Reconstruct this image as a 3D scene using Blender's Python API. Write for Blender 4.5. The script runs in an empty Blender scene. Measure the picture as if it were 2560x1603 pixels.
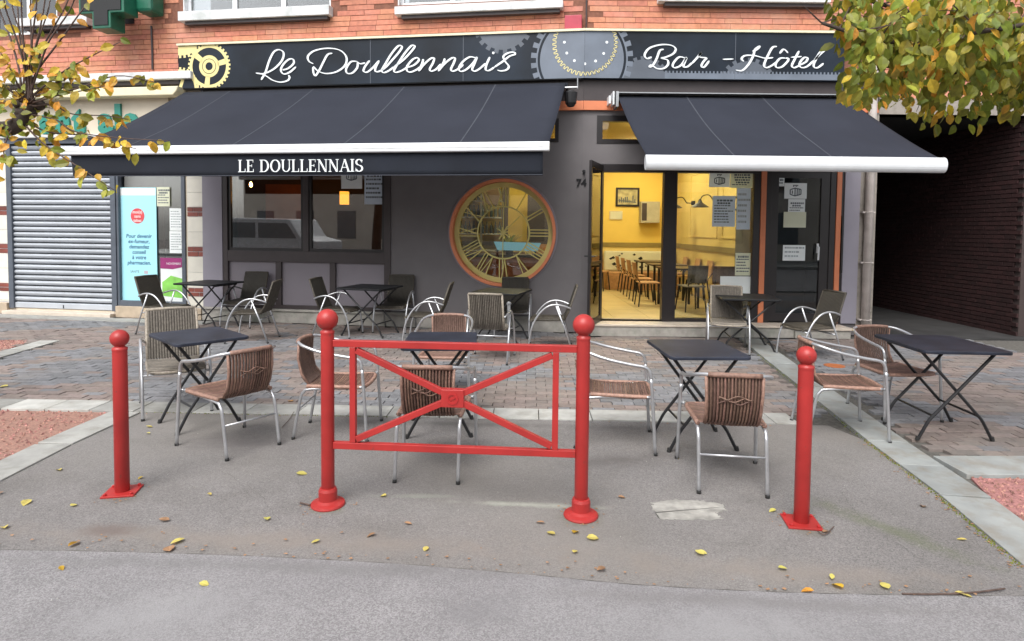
import bpy, math, random
from math import radians as rad, sin, cos, pi
from mathutils import Vector, Matrix
random.seed(7)
S = bpy.context.scene
COL = S.collection
# ------------------------------------------------------------------ camera
F, CX, CY, CAMZ = 1550.0, 1280.0, 643.0, 1.64
PITCH, ROLL = math.atan(70/1550), 0.010
ROT = Matrix.Rotation(pi/2-PITCH, 3, 'X') @ Matrix.Rotation(ROLL, 3, 'Z')
cd = bpy.data.cameras.new('camera'); cam = bpy.data.objects.new('camera', cd); COL.objects.link(cam)
cam.matrix_world = Matrix.Translation((0, 0, CAMZ)) @ ROT.to_4x4()
cd.sensor_fit = 'HORIZONTAL'; cd.sensor_width = 36; cd.lens = F/2560*36
cd.shift_y = -(801.5-CY)/2560
cd.clip_start = 0.05; cd.clip_end = 500
S.camera = cam
# ------------------------------------------------------------------ light
w = bpy.data.worlds.new("World"); S.world = w; w.use_nodes = True
nt = w.node_tree; nt.nodes.clear()
sky = nt.nodes.new('ShaderNodeTexSky'); sky.sky_type = 'NISHITA'; sky.sun_disc = False
SUN_EL, SUN_AZ = 52, 200
sky.sun_elevation = rad(SUN_EL); sky.sun_rotation = rad(SUN_AZ)
sky.dust_density = 3.0; sky.air_density = 1.0
hs = nt.nodes.new('ShaderNodeHueSaturation'); hs.inputs['Saturation'].default_value = 0.22
bg = nt.nodes.new('ShaderNodeBackground'); bg.inputs[1].default_value = 0.15
wo = nt.nodes.new('ShaderNodeOutputWorld')
nt.links.new(sky.outputs[0], hs.inputs['Color']); nt.links.new(hs.outputs[0], bg.inputs[0]); nt.links.new(bg.outputs[0], wo.inputs[0])
sd = bpy.data.lights.new('sun', 'SUN'); sun = bpy.data.objects.new('sun', sd); COL.objects.link(sun)
sd.energy = 1.5; sd.angle = rad(40); sd.color = (1, .97, .93)
sv = Vector((sin(rad(SUN_AZ))*cos(rad(SUN_EL)), cos(rad(SUN_AZ))*cos(rad(SUN_EL)), sin(rad(SUN_EL))))
sun.rotation_euler = sv.to_track_quat('Z', 'Y').to_euler(); sun.location = sv*30
S.view_settings.view_transform = 'Standard'; S.view_settings.look = 'None'
S.view_settings.exposure = 0.85; S.view_settings.gamma = 1; S.view_settings.use_curve_mapping = False

# ------------------------------------------------------------------ measuring helpers
def ray(u, v):
    return ROT @ Vector(((u-CX)/F, -(v-CY)/F, -1.0))
def G(u, v, z=0.0):
    d = ray(u, v); t = (z-CAMZ)/d.z
    return Vector((d.x*t, d.y*t, z))
class Frame:
    def __init__(s, o, deg):
        s.o = Vector((o[0], o[1], 0)); s.a = rad(deg)
        s.m = Matrix.Translation(s.o) @ Matrix.Rotation(s.a, 4, 'Z')
    def hit(s, u, v, n=0.0):
        d = ray(u, v); ny = Vector((-sin(s.a), cos(s.a), 0)); p = s.o-ny*n
        t = p.dot(ny)/d.dot(ny); q = d*t-p
        return q.x*cos(s.a)+q.y*sin(s.a), CAMZ+d.z*t
    def w(s, x, n, z): return s.m @ Vector((x, -n, z))
FR = Frame((1.10, 9.85), 0); FL = Frame((1.10, 9.85), -8.5)
WORLD = Frame((0, 0), 0)

# ------------------------------------------------------------------ materials
def mat(name, col, rough=.6, metal=0, var=.12, scale=6, bump=0, bscale=80, rand=0, col2=None, spec=.5, detail=5, huerand=0, stain=None, transl=0):
    m = bpy.data.materials.new(name); m.use_nodes = True
    t = m.node_tree; N = t.nodes; L = t.links
    b = N['Principled BSDF']; b.inputs['Roughness'].default_value = rough; b.inputs['Metallic'].default_value = metal
    b.inputs['Specular IOR Level'].default_value = spec
    g = N.new('ShaderNodeNewGeometry')
    no = N.new('ShaderNodeTexNoise'); no.inputs['Scale'].default_value = scale; no.inputs['Detail'].default_value = detail
    L.new(g.outputs['Position'], no.inputs['Vector'])
    mr = N.new('ShaderNodeMapRange'); mr.inputs[1].default_value = .32; mr.inputs[2].default_value = .68
    L.new(no.outputs['Fac'], mr.inputs[0])
    mx = N.new('ShaderNodeMix'); mx.data_type = 'RGBA'
    a = [max(0, c*(1-var)) for c in col]; c2 = col2 if col2 else [min(1, c*(1+var)) for c in col]
    mx.inputs[6].default_value = (*a, 1); mx.inputs[7].default_value = (*c2, 1)
    L.new(mr.outputs[0], mx.inputs[0]); out = mx.outputs[2]
    if stain:
        n2 = N.new('ShaderNodeTexNoise'); n2.inputs['Scale'].default_value = stain[1]; n2.inputs['Detail'].default_value = 8
        n2.inputs['Roughness'].default_value = .65
        L.new(g.outputs['Position'], n2.inputs['Vector'])
        m2 = N.new('ShaderNodeMapRange'); m2.inputs[1].default_value = stain[3] if len(stain) > 3 else .48; m2.inputs[2].default_value = stain[4] if len(stain) > 3 else .68
        m2.inputs[4].default_value = stain[2]
        L.new(n2.outputs['Fac'], m2.inputs[0])
        x2 = N.new('ShaderNodeMix'); x2.data_type = 'RGBA'; x2.inputs[7].default_value = (*stain[0], 1)
        L.new(m2.outputs[0], x2.inputs[0]); L.new(out, x2.inputs[6]); out = x2.outputs[2]
    if rand or huerand:
        oi = N.new('ShaderNodeObjectInfo'); ad = N.new('ShaderNodeMath'); ad.operation = 'ADD'
        fr = N.new('ShaderNodeMath'); fr.operation = 'FRACT'
        L.new(oi.outputs['Random'], ad.inputs[0]); L.new(g.outputs['Random Per Island'], ad.inputs[1]); L.new(ad.outputs[0], fr.inputs[0])
        h = N.new('ShaderNodeHueSaturation')
        r1 = N.new('ShaderNodeMapRange'); r1.inputs[3].default_value = 1-rand; r1.inputs[4].default_value = 1+rand
        L.new(fr.outputs[0], r1.inputs[0]); L.new(r1.outputs[0], h.inputs['Value'])
        if huerand:
            mu = N.new('ShaderNodeMath'); mu.operation = 'MULTIPLY'; mu.inputs[1].default_value = 7.31
            f2 = N.new('ShaderNodeMath'); f2.operation = 'FRACT'
            L.new(fr.outputs[0], mu.inputs[0]); L.new(mu.outputs[0], f2.inputs[0])
            r2 = N.new('ShaderNodeMapRange'); r2.inputs[3].default_value = .5-huerand; r2.inputs[4].default_value = .5+huerand
            L.new(f2.outputs[0], r2.inputs[0]); L.new(r2.outputs[0], h.inputs['Hue'])
        L.new(out, h.inputs['Color']); out = h.outputs[0]
    L.new(out, b.inputs['Base Color'])
    if bump:
        nb = N.new('ShaderNodeTexNoise'); nb.inputs['Scale'].default_value = bscale; nb.inputs['Detail'].default_value = 4
        L.new(g.outputs['Position'], nb.inputs['Vector'])
        bp = N.new('ShaderNodeBump'); bp.inputs['Strength'].default_value = bump; bp.inputs['Distance'].default_value = .004
        L.new(nb.outputs['Fac'], bp.inputs['Height']); L.new(bp.outputs[0], b.inputs['Normal'])
    if transl:
        tr = N.new('ShaderNodeBsdfTranslucent'); ms = N.new('ShaderNodeMixShader'); ms.inputs[0].default_value = transl
        L.new(out, tr.inputs[0]); L.new(b.outputs[0], ms.inputs[1]); L.new(tr.outputs[0], ms.inputs[2])
        L.new(ms.outputs[0], N['Material Output'].inputs[0])
    return m
def emit(name, col, s):
    m = bpy.data.materials.new(name); m.use_nodes = True
    b = m.node_tree.nodes['Principled BSDF']
    b.inputs['Base Color'].default_value = (*col, 1)
    b.inputs['Emission Color'].default_value = (*col, 1); b.inputs['Emission Strength'].default_value = s
    return m
def glass(name, tint=(1, 1, 1), refl=1.0, ior=1.5):
    m = bpy.data.materials.new(name); m.use_nodes = True
    t = m.node_tree; N = t.nodes; L = t.links; N.remove(N['Principled BSDF'])
    tr = N.new('ShaderNodeBsdfTransparent'); tr.inputs[0].default_value = (*tint, 1)
    gl = N.new('ShaderNodeBsdfGlossy'); gl.inputs['Roughness'].default_value = .01
    fr = N.new('ShaderNodeFresnel'); fr.inputs[0].default_value = ior
    mu = N.new('ShaderNodeMath'); mu.operation = 'MULTIPLY'; mu.inputs[1].default_value = refl
    L.new(fr.outputs[0], mu.inputs[0])
    ms = N.new('ShaderNodeMixShader'); L.new(mu.outputs[0], ms.inputs[0]); L.new(tr.outputs[0], ms.inputs[1]); L.new(gl.outputs[0], ms.inputs[2])
    L.new(ms.outputs[0], N['Material Output'].inputs[0]); return m

def asphalt(name, c, stains, patch, spots=()):
    m = mat(name, c, .92, var=.10, scale=1.1, bump=.7, bscale=260, stain=stains, detail=9)
    N = m.node_tree.nodes; L = m.node_tree.links; b = N['Principled BSDF']
    src = b.inputs['Base Color'].links[0].from_socket
    g = N.new('ShaderNodeNewGeometry')
    vo = N.new('ShaderNodeTexVoronoi'); vo.inputs['Scale'].default_value = 170
    L.new(g.outputs['Position'], vo.inputs['Vector'])
    sep = N.new('ShaderNodeSeparateColor'); L.new(vo.outputs['Color'], sep.inputs[0])
    mr = N.new('ShaderNodeMapRange'); mr.inputs[3].default_value = .72; mr.inputs[4].default_value = 1.32
    L.new(sep.outputs[0], mr.inputs[0])
    h = N.new('ShaderNodeHueSaturation'); L.new(src, h.inputs['Color']); L.new(mr.outputs[0], h.inputs['Value'])
    # broad worn and mossy zones
    n3 = N.new('ShaderNodeTexNoise'); n3.inputs['Scale'].default_value = .45; n3.inputs['Detail'].default_value = 6
    L.new(g.outputs['Position'], n3.inputs['Vector'])
    m3 = N.new('ShaderNodeMapRange'); m3.inputs[1].default_value = .42; m3.inputs[2].default_value = .62; m3.inputs[4].default_value = .6
    L.new(n3.outputs['Fac'], m3.inputs[0])
    x = N.new('ShaderNodeMix'); x.data_type = 'RGBA'; x.inputs[7].default_value = (*patch, 1)
    L.new(m3.outputs[0], x.inputs[0]); L.new(h.outputs[0], x.inputs[6]); out = x.outputs[2]
    n4 = N.new('ShaderNodeTexNoise'); n4.inputs['Scale'].default_value = 5; n4.inputs['Detail'].default_value = 9; n4.inputs['Roughness'].default_value = .7
    L.new(g.outputs['Position'], n4.inputs['Vector'])
    for (px, py, rx, ry, an, col, k) in spots:
        mp = N.new('ShaderNodeMapping'); mp.vector_type = 'TEXTURE'; mp.inputs['Location'].default_value = (px, py, 0); mp.inputs['Rotation'].default_value = (0, 0, rad(an)); mp.inputs['Scale'].default_value = (rx, ry, 1)
        L.new(g.outputs['Position'], mp.inputs[0])
        le = N.new('ShaderNodeVectorMath'); le.operation = 'LENGTH'; L.new(mp.outputs[0], le.inputs[0])
        ad = N.new('ShaderNodeMath'); ad.operation = 'MULTIPLY_ADD'; ad.inputs[1].default_value = 2.2; L.new(n4.outputs['Fac'], ad.inputs[0]); L.new(le.outputs['Value'], ad.inputs[2])
        mm = N.new('ShaderNodeMapRange'); mm.interpolation_type = 'SMOOTHSTEP'; mm.inputs[1].default_value = 2.15; mm.inputs[2].default_value = 1.0; mm.inputs[3].default_value = 0; mm.inputs[4].default_value = k
        L.new(ad.outputs[0], mm.inputs[0])
        xx = N.new('ShaderNodeMix'); xx.data_type = 'RGBA'; xx.inputs[7].default_value = (*col, 1); L.new(mm.outputs[0], xx.inputs[0]); L.new(out, xx.inputs[6]); out = xx.outputs[2]
    L.new(out, b.inputs['Base Color'])
    return m
def spot(u, v, rx, ry, an, col, k): p = G(u, v); return (p.x, p.y, rx, ry, an, col, k)
SP1 = [spot(640, 1350, 2.6, .16, -3, (.225, .195, .17), .65), spot(1950, 1430, 1.3, .14, -4, (.225, .195, .17), .65), spot(1330, 1262, .55, .045, -4, (.34, .35, .30), .9), spot(1040, 1240, .35, .04, 0, (.28, .29, .25), .6),
       spot(270, 1325, .22, .10, 0, (.13, .10, .09), .7), spot(1550, 1150, .5, .2, 10, (.115, .105, .10), .8), spot(600, 1110, .6, .25, -10, (.12, .11, .11), .7), spot(2240, 1330, .12, .6, 35, (.10, .12, .05), .5), spot(1450, 1300, .14, .10, 0, (.10, .11, .06), .7),
       spot(820, 1275, .14, .10, 0, (.10, .11, .06), .7), spot(2020, 1320, .16, .12, 0, (.11, .10, .07), .6), spot(1900, 1180, .5, .3, 0, (.13, .12, .115), .6), spot(300, 1245, .18, .12, 0, (.11, .10, .08), .6), spot(1150, 1060, 1.6, .10, -3, (.10, .095, .09), .7)]
SP2 = [spot(700, 1420, 2.2, .09, -2, (.155, .15, .15), .6), spot(1900, 1510, 1.4, .08, -4, (.16, .15, .15), .6), spot(400, 1540, .5, .25, 5, (.29, .285, .29), .6), spot(1800, 1570, .7, .2, 0, (.28, .275, .28), .6), spot(1200, 1530, .3, .2, 0, (.17, .165, .17), .5)]

M = dict(
 asphalt=asphalt('worn_asphalt', (.182, .172, .168), ((.125, .117, .110), 1.7, .65), (.215, .20, .182), SP1),
 road=asphalt('road_asphalt', (.215, .207, .211), ((.27, .262, .265), 3.0, .6), (.20, .195, .20), SP2),
 ground=mat('soil', (.12, .10, .09), .95),
 bed=mat('joint_sand', (.10, .095, .085), .95, var=.3, scale=30),
 paver_red=mat('salmon_paver', (.222, .180, .162), .8, var=.15, scale=25, bump=.5, bscale=120, rand=.17, huerand=.01, stain=((.17, .16, .15), 1.2, .8)),
 paver_grey=mat('grey_paver', (.180, .182, .192), .75, var=.15, scale=25, bump=.5, bscale=120, rand=.17, huerand=.015, stain=((.17, .155, .145), 1.2, .7)),
 slab=mat('stone_slab', (.37, .37, .35), .75, var=.12, scale=7, bump=.4, bscale=60, rand=.30, stain=((.20, .19, .16), 4, .6)),
 slab_r=mat('blue_stone', (.27, .285, .28), .6, var=.15, scale=4, bump=.4, bscale=40, rand=.12, stain=((.20, .17, .13), 5, .6)),
 gravel=mat('red_gravel', (.36, .185, .155), .95, var=.3, scale=60, bump=1, bscale=90, rand=.45, huerand=.015),
 brick=mat('orange_brick', (.50, .20, .125), .8, var=.14, scale=16, bump=.4, bscale=90, rand=.10, huerand=.008, stain=((.56, .30, .225), 1.6, .65)),
 mortar=mat('dark_mortar', (.20, .085, .055), .9, var=.2, scale=20),
 brick_dark=mat('passage_brick', (.030, .010, .010), .85, var=.2, scale=10, rand=.25, bump=.4),  # passage brick and mortar: shade put into the colour, albedo lowered
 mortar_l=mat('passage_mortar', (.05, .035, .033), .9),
 passage_ground=mat('shade_darkened_paving', (.032, .031, .031), .8, var=.3, scale=3),  # floor colour darkened to stand in for the passage shade
 passage_shade=mat('shaded_passage_plaster', (.012, .012, .012), .95),  # near-black colour paints the unlit depth of the passage
 concrete=mat('painted_concrete', (.62, .63, .64), .7, var=.1, scale=8, bump=.2, stain=((.36, .40, .38), 3.5, .6)),
 plaster=mat('mauve_grey_render', (.150, .140, .144), .85, var=.06, scale=3, bump=.25, bscale=140),
 plaster_l=mat('lilac_grey_paint', (.27, .255, .30), .7, var=.05, scale=3, bump=.15),
 panel=mat('grey_panel', (.21, .19, .215), .45, var=.04, scale=2),
 black_alu=mat('black_aluminium', (.018, .015, .016), .35, var=.1),
 brown_alu=mat('dark_brown_trim', (.045, .035, .036), .5, var=.1),
 orange=mat('orange_paint', (.60, .19, .085), .5, var=.08, scale=4),
 board=mat('sign_navy', (.010, .016, .026), .42, var=.45, scale=1.3, spec=.25),
 letter=mat('sign_letter_white', (.78, .82, .84), .5, var=.03),
 gold=mat('sign_gold', (.72, .63, .28), .5, var=.05),
 silver=mat('sign_grey_blue', (.13, .155, .195), .45, var=.12, scale=3),
 silver2=mat('sign_mid_grey', (.085, .10, .125), .45, var=.12, scale=3),
 cream=mat('cream_trim', (.72, .66, .46), .5, var=.06),
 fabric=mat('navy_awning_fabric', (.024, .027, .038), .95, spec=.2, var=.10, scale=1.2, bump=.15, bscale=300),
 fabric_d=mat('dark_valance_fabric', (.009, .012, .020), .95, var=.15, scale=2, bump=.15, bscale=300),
 seam=mat('awning_seam', (.05, .055, .07), .9),
 white=mat('white_metal', (.68, .70, .72), .35, var=.03),
 alu=mat('brushed_aluminium', (.52, .53, .55), .32, metal=.75, var=.08, scale=20),
 alu_d=mat('dull_aluminium', (.36, .37, .38), .4, metal=.7, var=.1, scale=20),
 rubber=mat('black_rubber', (.02, .02, .02), .8),
 wicker=mat('brown_wicker', (.175, .100, .074), .6, var=.25, scale=45, rand=.3, huerand=.01, bump=.5, bscale=220),
 wicker_e=mat('pink_wicker_edge', (.28, .165, .125), .6, var=.25, scale=45, rand=.2, bump=.5, bscale=220),
 wicker_d=mat('olive_wicker', (.062, .053, .040), .6, var=.25, scale=45, rand=.3, bump=.4, bscale=220),
 wicker_t=mat('taupe_wicker', (.165, .145, .12), .6, var=.25, scale=45, rand=.25, bump=.4, bscale=220),
 tabletop=mat('navy_tabletop', (.022, .026, .040), .5, var=.35, scale=6, bump=.15, bscale=120, spec=.32),
 tabletop_d=mat('black_tabletop', (.010, .011, .013), .5, var=.25, scale=5, spec=.3),
 black=mat('black_tube', (.012, .012, .014), .4),
 red=mat('red_gloss_paint', (.36, .024, .022), .42, var=.14, scale=5, stain=((.17, .045, .035), 26, .85, .63, .70), bump=.15, bscale=25),
 red_d=mat('red_emblem', (.38, .02, .02), .4),
 magenta=mat('magenta_plastic', (.42, .04, .07), .4),
 shutter=mat('galvanised_slat', (.42, .45, .49), .5, metal=.15, var=.07, scale=3, rand=.10),
 slategrey=mat('slate_frame', (.085, .10, .125), .5),
 tile_w=mat('cream_tile', (.70, .68, .60), .3, var=.05, rand=.06),
 tile_b=mat('brown_tile', (.20, .055, .04), .4, var=.2, rand=.2),
 stone=mat('beige_stone', (.42, .34, .25), .7, var=.15, scale=6, rand=.08, bump=.3),
 stone_g=mat('weathered_step', (.36, .34, .31), .75, var=.2, scale=6, bump=.4, stain=((.20, .22, .18), 4, .7)),
 stone_p=mat('pale_sill', (.55, .48, .40), .6, var=.1, scale=6),
 green=mat('green_metal', (.012, .11, .065), .35),
 green_l=mat('teal_letter', (.02, .22, .17), .4, var=.1),
 signcream=mat('cream_board', (.60, .53, .42), .5, var=.06, scale=2),
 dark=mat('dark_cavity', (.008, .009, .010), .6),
 paper=mat('white_paper', (.88, .92, .92), .7, var=.02, transl=.25),
 paper_c=mat('cream_paper', (.82, .84, .68), .7, var=.02, transl=.35),
 paper_b=mat('blue_white_paper', (.72, .80, .90), .7, var=.02, transl=.35),
 ink=mat('grey_ink', (.10, .12, .14), .7),
 ink_f=mat('faint_ink', (.38, .42, .44), .7),
 navyink=mat('navy_ink', (.02, .09, .20), .6),
 poster=mat('cyan_poster', (.36, .72, .82), .4, var=.03, scale=1),
 poster_r=mat('poster_red', (.62, .07, .08), .4),
 poster_m=mat('poster_magenta', (.28, .03, .15), .4),
 poster_g=mat('poster_green', (.22, .55, .10), .4, var=.2, scale=6),
 yellow=mat('yellow_wall', (.76, .56, .12), .7, var=.04, scale=2),
 yellow_p=mat('pale_yellow_wall', (.72, .56, .20), .7, var=.05, scale=2),
 dado=mat('olive_dado_rail', (.26, .20, .06), .5),
 floor_t=mat('yellow_floor_tile', (.62, .50, .24), .35, var=.08, scale=3, rand=.05),
 grout=mat('floor_grout', (.30, .25, .13), .8),
 darktop=mat('dark_table_top', (.10, .07, .045), .3),
 wood=mat('pale_wood', (.48, .27, .12), .4, var=.2, scale=14),
 darkwall=mat('dark_bar_wall', (.09, .055, .035), .7),
 orangeglow=mat('rust_panel', (.38, .12, .04), .6),
 greymetal=mat('grey_cabinet', (.40, .38, .28), .5),
 clock=mat('olive_gold_metal', (.58, .51, .18), .35, var=.08),
 bark=mat('dark_bark', (.045, .032, .026), .85, var=.3, scale=20, bump=1, bscale=60),
 twig=mat('twig_bark', (.085, .055, .045), .8, var=.3, scale=30),
 leaf_g=mat('green_leaf', (.19, .215, .026), .5, var=.25, scale=30, rand=.35, huerand=.03, transl=.35),
 leaf_y=mat('yellow_green_leaf', (.36, .34, .045), .5, var=.25, scale=30, rand=.3, huerand=.035, transl=.35),
 leaf_o=mat('orange_leaf', (.62, .38, .04), .5, var=.25, scale=30, rand=.3, huerand=.03, transl=.35),
 leaf_f=mat('pale_yellow_leaf', (.54, .47, .12), .6, var=.2, scale=30, rand=.15, huerand=.02, transl=.2),
 leaf_b=mat('brown_leaf', (.30, .17, .09), .8, var=.3, scale=30, rand=.2, transl=.1),
 cement=mat('cement_patch', (.31, .30, .275), .9, var=.3, scale=12, bump=1, bscale=60),
 pipe=mat('cream_downpipe', (.55, .50, .47), .5, var=.12, scale=5, stain=((.33, .29, .25), 6, .5)),
 pipe_w=mat('stained_wall_strip', (.30, .27, .24), .8, var=.3, scale=5, stain=((.12, .11, .09), 5, .8)),
 housewall=mat('pale_house_wall', (.66, .60, .52), .8, var=.1, scale=1),
 houseglass=mat('house_window', (.16, .18, .19), .2),
 vanwhite=mat('van_paint', (.60, .61, .62), .5),
 glassd=glass('window_glass', (.82, .84, .84), 3.4), glassc=glass('clear_pane', (.93, .95, .93), 1.3), glassdoor=glass('door_glass', (.55, .60, .62), 1.6),
 bulb=emit('warm_bulb', (1.0, .40, .08), 160), lampglow=emit('ceiling_lamp', (1.0, .86, .52), 17), glow=emit('orange_poster_glow', (1.0, .38, .04), 1.6),
 bluelit=emit('blue_lit_strip', (.20, .46, .60), .28),
 photo=mat('sepia_photo', (.42, .38, .20), .5, var=.4, scale=7),
 bottle=mat('bottle_glass', (.10, .14, .10), .15, var=.5, scale=9, rand=.5, huerand=.2),
)

# ------------------------------------------------------------------ objects
def tag(o, label=None, cat=None, group=None, kind=None):
    if label: o['label'] = label
    if cat: o['category'] = cat
    if group: o['group'] = group
    if kind: o['kind'] = kind
    return o
def thing(name, label, cat, loc=(0, 0, 0), rz=0, group=None):
    o = bpy.data.objects.new(name, None); COL.objects.link(o); o.empty_display_size = .1
    o.location = loc; o.rotation_euler = (0, 0, rz)
    return tag(o, label, cat, group)
def wmat(o):
    m = Matrix.LocRotScale(o.location, o.rotation_euler, None)
    return wmat(o.parent) @ m if o.parent else m
class MB:
    def __init__(s): s.v = []; s.f = []; s.mi = []; s.cur = 0
    def add(s, vs, fs):
        b = len(s.v); s.v += [tuple(p) for p in vs]; s.f += [tuple(b+i for i in f) for f in fs]; s.mi += [s.cur]*len(fs)
        return s
    def box(s, x0, x1, y0, y1, z0, z1):
        if x0 > x1: x0, x1 = x1, x0
        if y0 > y1: y0, y1 = y1, y0
        if z0 > z1: z0, z1 = z1, z0
        return s.add([(x0, y0, z0), (x1, y0, z0), (x1, y1, z0), (x0, y1, z0), (x0, y0, z1), (x1, y0, z1), (x1, y1, z1), (x0, y1, z1)],
                     [(0, 3, 2, 1), (4, 5, 6, 7), (0, 1, 5, 4), (1, 2, 6, 5), (2, 3, 7, 6), (3, 0, 4, 7)])
    def prism(s, poly, z0, z1):          # poly in xy, counter-clockwise
        n = len(poly)
        a = sum(poly[i][0]*poly[(i+1) % n][1]-poly[(i+1) % n][0]*poly[i][1] for i in range(n))
        if a < 0: poly = poly[::-1]
        return s.add([(p[0], p[1], z0) for p in poly]+[(p[0], p[1], z1) for p in poly],
                     [tuple(range(n))[::-1], tuple(range(n, 2*n))]+[(i, (i+1) % n, n+(i+1) % n, n+i) for i in range(n)])
    def flat(s, poly, y):                # poly in xz, thin print facing -y
        n = len(poly)
        a = sum(poly[i][0]*poly[(i+1) % n][1]-poly[(i+1) % n][0]*poly[i][1] for i in range(n))
        if a < 0: poly = poly[::-1]
        return s.add([(p[0], y, p[1]) for p in poly], [tuple(range(n))])
    def slabxz(s, poly, y0, y1):         # poly in xz extruded in y
        n = len(poly)
        a = sum(poly[i][0]*poly[(i+1) % n][1]-poly[(i+1) % n][0]*poly[i][1] for i in range(n))
        if a < 0: poly = poly[::-1]
        return s.add([(p[0], y0, p[1]) for p in poly]+[(p[0], y1, p[1]) for p in poly],
                     [tuple(range(n)), tuple(range(n, 2*n))[::-1]]+[((i+1) % n, i, n+i, n+(i+1) % n) for i in range(n)])
    def tube(s, pts, r, seg=8, closed=False, flatten=1.0):
        pts = [Vector(p) for p in pts]; n = len(pts); rs = r if isinstance(r, (list, tuple)) else [r]*n
        b = len(s.v); up = Vector((0, 0, 1)); prev = None
        for i, p in enumerate(pts):
            if closed: t = pts[(i+1) % n]-pts[i-1]
            else: t = pts[min(i+1, n-1)]-pts[max(i-1, 0)]
            t.normalize()
            if prev is None:
                a = up.cross(t)
                if a.length < .05: a = Vector((1, 0, 0)).cross(t)
            else: a = prev-t*prev.dot(t)
            a.normalize(); prev = a; c = t.cross(a)
            for k in range(seg):
                q = 2*pi*k/seg; s.v.append(tuple(p+(a*cos(q)+c*sin(q)*flatten)*rs[i]))
        m = n if closed else n-1
        for i in range(m):
            for k in range(seg):
                s.f.append((b+i*seg+k, b+i*seg+(k+1) % seg, b+((i+1) % n)*seg+(k+1) % seg, b+((i+1) % n)*seg+k)); s.mi.append(s.cur)
        if not closed:
            s.f.append(tuple(b+k for k in range(seg))[::-1]); s.f.append(tuple(b+(n-1)*seg+k for k in range(seg))); s.mi += [s.cur]*2
        return s
    def lathe(s, prof, seg=24, c=(0, 0)):
        b = len(s.v)
        for r, z in prof:
            for k in range(seg):
                q = 2*pi*k/seg; s.v.append((c[0]+r*cos(q), c[1]+r*sin(q), z))
        for i in range(len(prof)-1):
            for k in range(seg):
                s.f.append((b+i*seg+k, b+i*seg+(k+1) % seg, b+(i+1)*seg+(k+1) % seg, b+(i+1)*seg+k)); s.mi.append(s.cur)
        s.f.append(tuple(b+k for k in range(seg))[::-1]); s.f.append(tuple(b+(len(prof)-1)*seg+k for k in range(seg))); s.mi += [s.cur]*2
        return s
    def mesh(s, name, m, smooth=False):
        me = bpy.data.meshes.new(name); me.from_pydata(s.v, [], s.f)
        for x in (m if isinstance(m, (list, tuple)) else [m]): me.materials.append(M[x] if isinstance(x, str) else x)
        if isinstance(m, (list, tuple)): me.polygons.foreach_set('material_index', s.mi)
        if smooth: me.shade_smooth() if smooth is True else me.shade_smooth()
        me.update(); return me
def put(name, me, parent=None, frame=None, loc=None, bevel=0, label=None, kind=None):
    o = bpy.data.objects.new(name, me); COL.objects.link(o)
    if parent: o.parent = parent
    if frame is not None:
        l = frame.m
        if parent: l = wmat(parent).inverted() @ frame.m
        o.location = l.to_translation(); o.rotation_euler = l.to_euler()
    if loc is not None: o.location = loc
    if bevel:
        b = o.modifiers.new('bevel', 'BEVEL'); b.width = bevel; b.segments = 2; b.limit_method = 'ANGLE'; b.angle_limit = rad(40)
    if label: o['label'] = label
    if kind: o['kind'] = kind
    return o
def part(name, mb, m, parent=None, frame=None, smooth=False, bevel=0, label=None, kind=None, loc=None):
    return put(name, mb.mesh(name, m, smooth), parent, frame, loc, bevel, label, kind)
def solo(name, mb, m, label, cat, frame=None, smooth=False, bevel=0, group=None, loc=None):
    o = put(name, mb.mesh(name, m, smooth), None, frame, loc, bevel); return tag(o, label, cat, group)
def struct(name, mb, m, frame=None, bevel=0):
    return part(name, mb, m, None, frame, bevel=bevel, kind='structure')
def copy_tree(o, parent=None):
    c = o.copy(); COL.objects.link(c)
    if parent: c.parent = parent
    for ch in [x for x in KIDS.get(o.name, [])]: copy_tree(ch, c)
    return c
KIDS = {}
def index_kids():
    KIDS.clear()
    for o in bpy.data.objects:
        if o.parent: KIDS.setdefault(o.parent.name, []).append(o)
def text(s_, size, m, name, parent, frame, x, z, n, align='CENTER', thick=.0, shear=0, label=None, bold=0):
    c = bpy.data.curves.new(name, 'FONT'); c.body = s_; c.size = size; c.align_x = align; c.extrude = thick; c.shear = shear; c.offset = bold
    c.resolution_u = 3
    o = bpy.data.objects.new(name, c); me = bpy.data.meshes.new_from_object(o); bpy.data.objects.remove(o); bpy.data.curves.remove(c)
    me.transform(Matrix.Translation((x, -n, z)) @ Matrix.Rotation(pi/2, 4, 'X'))
    me.materials.clear(); me.materials.append(M[m]); me.name = name
    return put(name, me, parent, frame, label=label)
def spline(pts, k=6):
    P = [Vector(p) for p in pts]; out = []
    for i in range(len(P)-1):
        p0, p1, p2, p3 = P[max(i-1, 0)], P[i], P[i+1], P[min(i+2, len(P)-1)]
        for j in range(k):
            t = j/k; out.append(.5*((2*p1)+(p2-p0)*t+(2*p0-5*p1+4*p2-p3)*t*t+(3*p1-p0-3*p2+p3)*t*t*t))
    out.append(P[-1]); return out
def frect(fr, u0, v0, u1, v1, n):
    um, vm = (u0+u1)/2, (v0+v1)/2
    return fr.hit(u0, vm, n)[0], fr.hit(u1, vm, n)[0], fr.hit(um, v1, n)[1], fr.hit(um, v0, n)[1]
def fbox(mb, fr, u0, v0, u1, v1, n0, n1):
    a, b, c, d = frect(fr, u0, v0, u1, v1, n1); return mb.box(a, b, -n1, -n0, c, d)

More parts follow.
